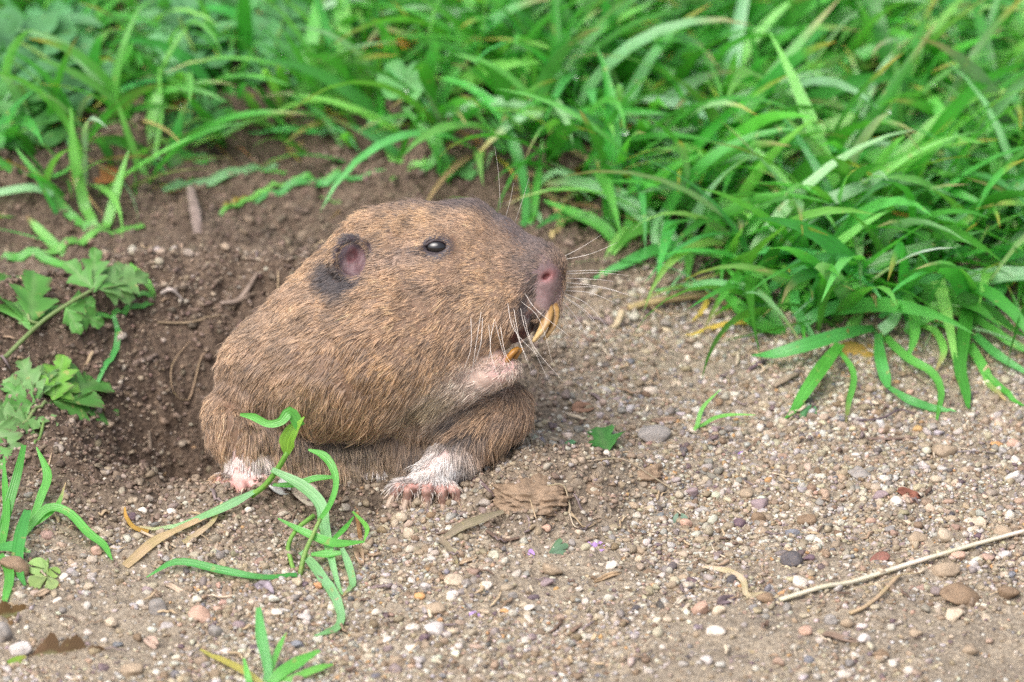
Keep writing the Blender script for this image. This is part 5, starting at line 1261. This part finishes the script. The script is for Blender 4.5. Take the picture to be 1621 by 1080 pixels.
strap('flattened dry straw trailing left from the long white straw', [(1232, 950, 4), (1205, 943, 4), (1182, 945, 5), (1176, 925, 8), (1150, 905, 6), (1112, 896, 3)], [7, 9, 8, 10, 9, 4], np.array((0.50, 0.41, 0.28)))
straw('forked dry straw below the long white straw', [(1345, 975, 4), (1368, 968, 6), (1392, 950, 8), (1418, 925, 8), (1428, 918, 7)], [4.5, 4, 4, 2], (0.48, 0.36, 0.23))
straw('thin side shoot of dry straw beside the forked straw', [(1350, 940, 4), (1400, 925, 7), (1430, 918, 7), (1458, 916, 6)], [1.6, 1.8, 1.2], (0.50, 0.40, 0.26))
strap('dry tan blade lying by the pink left paw', [(198, 898, 3), (240, 868, 6), (275, 850, 9), (315, 830, 10), (345, 815, 12)], [14, 18, 12, 14, 8], np.array((0.48, 0.36, 0.21)))
strap('thin dry blade curving below the pink left paw', [(290, 868, 3), (318, 850, 6), (338, 830, 8), (352, 808, 10)], [8, 11, 9, 4], np.array((0.45, 0.36, 0.22)))
strap('yellow-brown curled blade end left of the dry tan blade', [(235, 845, 4), (212, 842, 6), (200, 825, 12), (198, 812, 20)], [8, 7, 6, 3], np.array((0.36, 0.22, 0.05)))
strap('thin dry fibre blade crossing under the dry tan blade', [(222, 846, 3), (250, 858, 5), (278, 874, 4)], [4, 5, 3], np.array((0.50, 0.40, 0.28)))
strap('folded grey-green dry leaf strip in front of the muddy clawed paw', [(704, 860, 4), (730, 845, 10), (765, 834, 12), (798, 817, 10)], [10, 16, 16, 8], np.array((0.24, 0.21, 0.14)), fold=.7, twist=.2)
strap('narrow dry leaf strip bent down beside the folded grey-green strip', [(688, 855, 6), (705, 868, 8), (718, 885, 5), (725, 905, 3)], [8, 12, 8, 3], np.array((0.27, 0.22, 0.16)), fold=.6)
straw('dark brown twig below the folded dry leaf strip', [(770, 850, 4), (795, 858, 6), (822, 860, 4)], [4, 4.5, 3], (0.13, 0.09, 0.07), M_WOOD, 'twig', 'twig')
straw('short purple-brown twig right of the muddy clawed paw', [(748, 770, 4), (765, 780, 5), (782, 792, 4)], [3.6, 3.8, 2.6], (0.14, 0.10, 0.10), M_WOOD, 'twig', 'twig')
straw('small tan stub of stalk standing in the dirt beside the far foreleg', [(795, 742, 0), (793, 732, 8), (790, 722, 16)], [5.5, 5.5, 4.5], (0.36, 0.26, 0.17), M_WOOD, 'stalk', 'stalk_stub')
straw('curly pale rootlet hanging over the right side of the dirt heap', [(868, 783, 10), (892, 783, 12), (902, 800, 10), (902, 822, 5), (915, 830, 5), (925, 838, 3)], [1.6, 2, 2.2, 2.4, 1.6], (0.44, 0.36, 0.25), cat='rootlet', name='rootlet')
straw('thin curved stem lying on top of the dirt heap', [(930, 746, 6), (985, 743, 9), (1030, 758, 9), (1065, 780, 4)], [1.5, 2, 2, 1.4], (0.40, 0.33, 0.23), cat='dry stem', name='thin_straw')
straw('brown bent stalk lying under the long-bladed tuft right of the nose', [(995, 497, 6), (1030, 486, 12), (1080, 478, 14), (1120, 480, 12), (1165, 496, 4)], [7, 7.5, 6.5, 4.5], (0.42, 0.33, 0.17), M_WOOD, 'stalk', 'dry_stalk', 7, .8, (0.20, 0.13, 0.09))
straw('pale stalk stub standing left of the brown bent stalk', [(970, 525, 0), (978, 512, 12), (985, 498, 22)], [6, 6.5, 6], (0.44, 0.36, 0.24), M_WOOD, 'stalk', 'stalk_stub')
straw('dark thin twig lying on the gravel below the right-hand grass', [(1310, 664, 3), (1360, 665, 5), (1398, 662, 5), (1425, 648, 9), (1450, 660, 4)], [1.6, 2.0, 2.4, 2.4, 1.5], (0.10, 0.075, 0.085), M_WOOD, 'twig', 'twig')
straw('straight brown twig below the dark thin twig', [(1372, 697, 3), (1410, 698, 5), (1452, 697, 3)], [3, 3.6, 2], (0.17, 0.12, 0.10), M_WOOD, 'twig', 'twig')
straw('grey thin twig lying right of the large tan stone', [(1515, 722, 3), (1545, 720, 5), (1575, 718, 3)], [1.6, 2, 1.3], (0.22, 0.19, 0.19), M_WOOD, 'twig', 'twig')
straw('purplish bark sliver on gravel left of the hanging broad blade', [(1185, 592, 3), (1202, 582, 6), (1215, 575, 4)], [3.5, 4.5, 2], (0.12, 0.085, 0.10), M_WOOD, 'bark chip', 'bark_sliver')
straw('broad brown bark piece lying in shade left of the hanging blade', [(1225, 618, 4), (1245, 608, 8), (1262, 598, 6)], [5, 7, 4], (0.24, 0.19, 0.14), M_WOOD, 'bark chip', 'bark_sliver')
straw('grey brown bark splinter on the spoil behind the ear', [(350, 500, 8), (380, 485, 12), (408, 462, 12)], [5, 7, 5], (0.22, 0.17, 0.14), M_WOOD, 'bark chip', 'bark_splinter')
straw('upright grey bark piece on the spoil above the burrow', [(315, 400, 2), (310, 365, 16), (302, 325, 20)], [9, 11, 7], (0.23, 0.18, 0.16), M_WOOD, 'bark chip', 'bark_splinter', 6, .35)
straw('pale sliver of wood at the end of the left runner stalk', [(255, 492, 4), (272, 491, 6), (290, 492, 4)], [5, 6, 3], (0.42, 0.36, 0.33), M_WOOD, 'wood chip', 'wood_sliver')
straw('long thin dry stem on the soil left of the gopher shoulder', [(250, 540, 4), (300, 532, 8), (350, 520, 8)], [3, 3.4, 2], (0.24, 0.18, 0.12), M_WOOD, 'dry stem', 'thin_straw')
straw('thin looping root hanging in the burrow left of the gopher', [(302, 570, 10), (278, 590, 14), (271, 625, 14), (278, 660, 14), (300, 664, 12), (318, 640, 14), (326, 610, 14)], [1.1, 1.2, 1.3, 1.6, 1.7, 1.2], (0.32, 0.23, 0.15), cat='root', name='thin_root')
straw('short pale wooden peg in the soil left of the gopher', [(237, 690, 0), (237, 672, 8), (236, 660, 16)], [3, 3.6, 2.6], (0.30, 0.24, 0.19), M_WOOD, 'twig', 'twig')
for lb, x, y, x2, y2, wd, c in (('reddish brown boat-shaped husk among pebbles at right', 1420, 790, 1457, 793, 17, (0.20, 0.085, 0.06)), ('dark purplish bark chip below the flattened straw', 1136, 960, 1166, 946, 14, (0.17, 0.13, 0.14)), ('slate grey wood chip left of the green sprig base', 408, 928, 430, 950, 13, (0.26, 0.22, 0.25)),
                                ('tan splinter chip below the folded dry leaf strip', 728, 896, 756, 884, 8, (0.42, 0.31, 0.21)), ('upright brown splinter right of the grass sprig foot', 566, 872, 572, 896, 8, (0.27, 0.19, 0.13)), ('tan splinter beside the upright brown splinter', 583, 886, 604, 880, 6, (0.36, 0.26, 0.18)),
                                ('buff bark flake at the bottom left above the withered leaf', 54, 950, 80, 938, 9, (0.36, 0.27, 0.19)), ('pinkish wood splinter at lower left below the dry blade', 232, 1010, 248, 1026, 12, (0.42, 0.31, 0.25)), ('short brown peg of wood below the long left blade', 358, 935, 362, 962, 7, (0.30, 0.22, 0.16)), ('long pale splinter lying below the left blade of the sprig', 262, 928, 300, 948, 7, (0.42, 0.33, 0.25)),
                                ('white forked straw bit under the two-lobed petal', 1066, 968, 1088, 946, 4, (0.58, 0.5, 0.4)), ('dull brown bark flake at the bottom right', 1300, 1012, 1360, 1018, 12, (0.25, 0.18, 0.14)), ('orange brown rolled flake right of the two-lobed petal', 940, 925, 985, 912, 7, (0.42, 0.30, 0.19)),
                                ('brown chip on gravel above the crumbly dirt heap', 1030, 672, 1078, 668, 11, (0.28, 0.20, 0.15)), ('reddish clay flake right of the far foreleg', 905, 660, 940, 652, 20, (0.27, 0.16, 0.11)), ('pale grey papery scrap at the foot of the pink paw', 432, 785, 455, 808, 18, (0.36, 0.36, 0.35)), ('crumpled pale tan paper-like leaf beside the grey scrap', 470, 790, 500, 815, 22, (0.42, 0.35, 0.29))):
    a, b = GG(x, y, 3), GG(x2, y2, 5); ctr = (a + b) / 2; r0 = np.random.default_rng(int(x))
    me = leaf_mesh('chip', a, b, oval(wd / max(8, math.hypot(x2 - x, y2 - y)) * .55), c, .5, (0, -.45, .85), None, 4, int(x), .1)
    v = np.empty(len(me.vertices) * 3); me.vertices.foreach_get('co', v)
    o = obj('wood_chip', me, M_WOOD, None, ctr); md = o.modifiers.new('thickness', 'SOLIDIFY'); md.thickness = 2.4 * S; md.offset = -1
    tag(o, lb, 'chip')
# fine litter nobody could count: bits of straw, root hair and bark
r_ = np.random.default_rng(91); LB = []
n_l = 0
while n_l < 420:
    x, y = r_.uniform(-1.1, 1.4), r_.uniform(-.75, 1.1)
    if in_hole(x, y) or (abs(x - .02) < .2 and abs(y) < .12): continue
    L = np.exp(r_.uniform(np.log(.015), np.log(.075))); a = r_.uniform(0, 6.28); w_ = r_.uniform(.0016, .006) if L < .05 else r_.uniform(.001, .003)
    t = np.linspace(-.5, .5, 6); bend = r_.normal(0, .5)
    px_ = x + L * t * math.cos(a) - bend * L * t ** 2 * math.sin(a); py_ = y + L * t * math.sin(a) + bend * L * t ** 2 * math.cos(a)
    P = np.stack([px_, py_, ground_h(px_, py_) + .004 + w_ * .4 + np.abs(r_.normal(0, .004, 6))], -1)
    v, f = tube_data(P, w_ * np.array([.6, 1, 1, .95, .8, .3]), 5, .6)
    pal = [(0.42, 0.32, 0.21), (0.28, 0.20, 0.14), (0.16, 0.11, 0.085), (0.5, 0.42, 0.32), (0.19, 0.15, 0.15)]; c = np.repeat(np.array(pal[r_.integers(0, 5)])[None] * r_.uniform(.8, 1.2), len(v), 0)
    LB.append((v, f, c)); n_l += 1
off = 0; VV = []; F4 = []; F3 = []; CC = []
for v, f, c in LB: VV.append(v); F4.append(f[0] + off); F3.append(f[1] + off); CC.append(c); off += len(v)
tag(obj('plant_litter', mesh_np('plant_litter', np.vstack(VV), [np.vstack(F4), np.vstack(F3)], np.vstack(CC)), M_WOOD), kind='stuff')
# clods of damp earth thrown up by the digging
for i, (x, y, w_, h_, lb) in enumerate(((842, 800, 120, 46, 'large crumbly dirt clod right of the muddy clawed paw'), (770, 745, 40, 26, 'dirt lump right of the white wrist'), (1020, 762, 70, 32, 'dirt clod under the thin curved stem'), (930, 790, 52, 26, 'dirt clod between the two larger clods'))):
    v, f = ICO[5]; v = v.copy(); q = v * np.array([w_, w_, h_ * 1.6]) / 40.0
    k1 = fbm(q[:, 0] + q[:, 2] + i * 9, q[:, 1] + q[:, 2] * 1.7, 0.9, 3, 60 + i); k2 = cells(q[:, 0] * 1.0 + q[:, 2] * .6, q[:, 1] - q[:, 2] * .8, 2.2, 70 + i); k3 = cells(q[:, 0] - q[:, 2] * .6, q[:, 1] + q[:, 2] * .5, 5.0, 80 + i)
    v *= (0.82 + .45 * k1 + .16 * k2 + .07 * k3)[:, None]
    p = GG(x, y); vv = p + v * np.array([w_ * S / 2, w_ * S / 2 * .8, h_ * S / 2]) + np.array([0, .02, -.25 * h_ * S])
    c = np.repeat(np.array([[0.235, 0.165, 0.11]]), len(v), 0) * (1 + .35 * fbm(vv[:, 0], vv[:, 1], 30, 3, 9))[:, None]
    tag(obj('dirt_clod', mesh_np('dirt_clod', vv, f, c), M_GRAVEL, None, p), lb, 'clod', 'dirt clods by the burrow')
# dew on the grass
mv = np.empty(len(mat_grass.data.vertices) * 3, np.float32); mat_grass.data.vertices.foreach_get('co', mv); mv = mv.reshape(-1, 3)
cand = mv[(mv[:, 1] > .8) & (mv[:, 1] < 2.2) & (mv[:, 2] > .16) & (np.abs(mv[:, 0]) < 1.4)]
pk = cand[np.random.default_rng(3).integers(0, len(cand), 26)]
v, f = ICO[2]; VV = (v[None] * np.random.default_rng(4).uniform(.004, .009, (len(pk), 1, 1)) * np.array([1, 1, .8]) + pk[:, None] + [0, 0, .004]).reshape(-1, 3)
FF = (f[None] + (np.arange(len(pk)) * len(v))[:, None, None]).reshape(-1, 3)
tag(obj('dew', mesh_np('dew', VV, FF), M_DEW), kind='stuff')
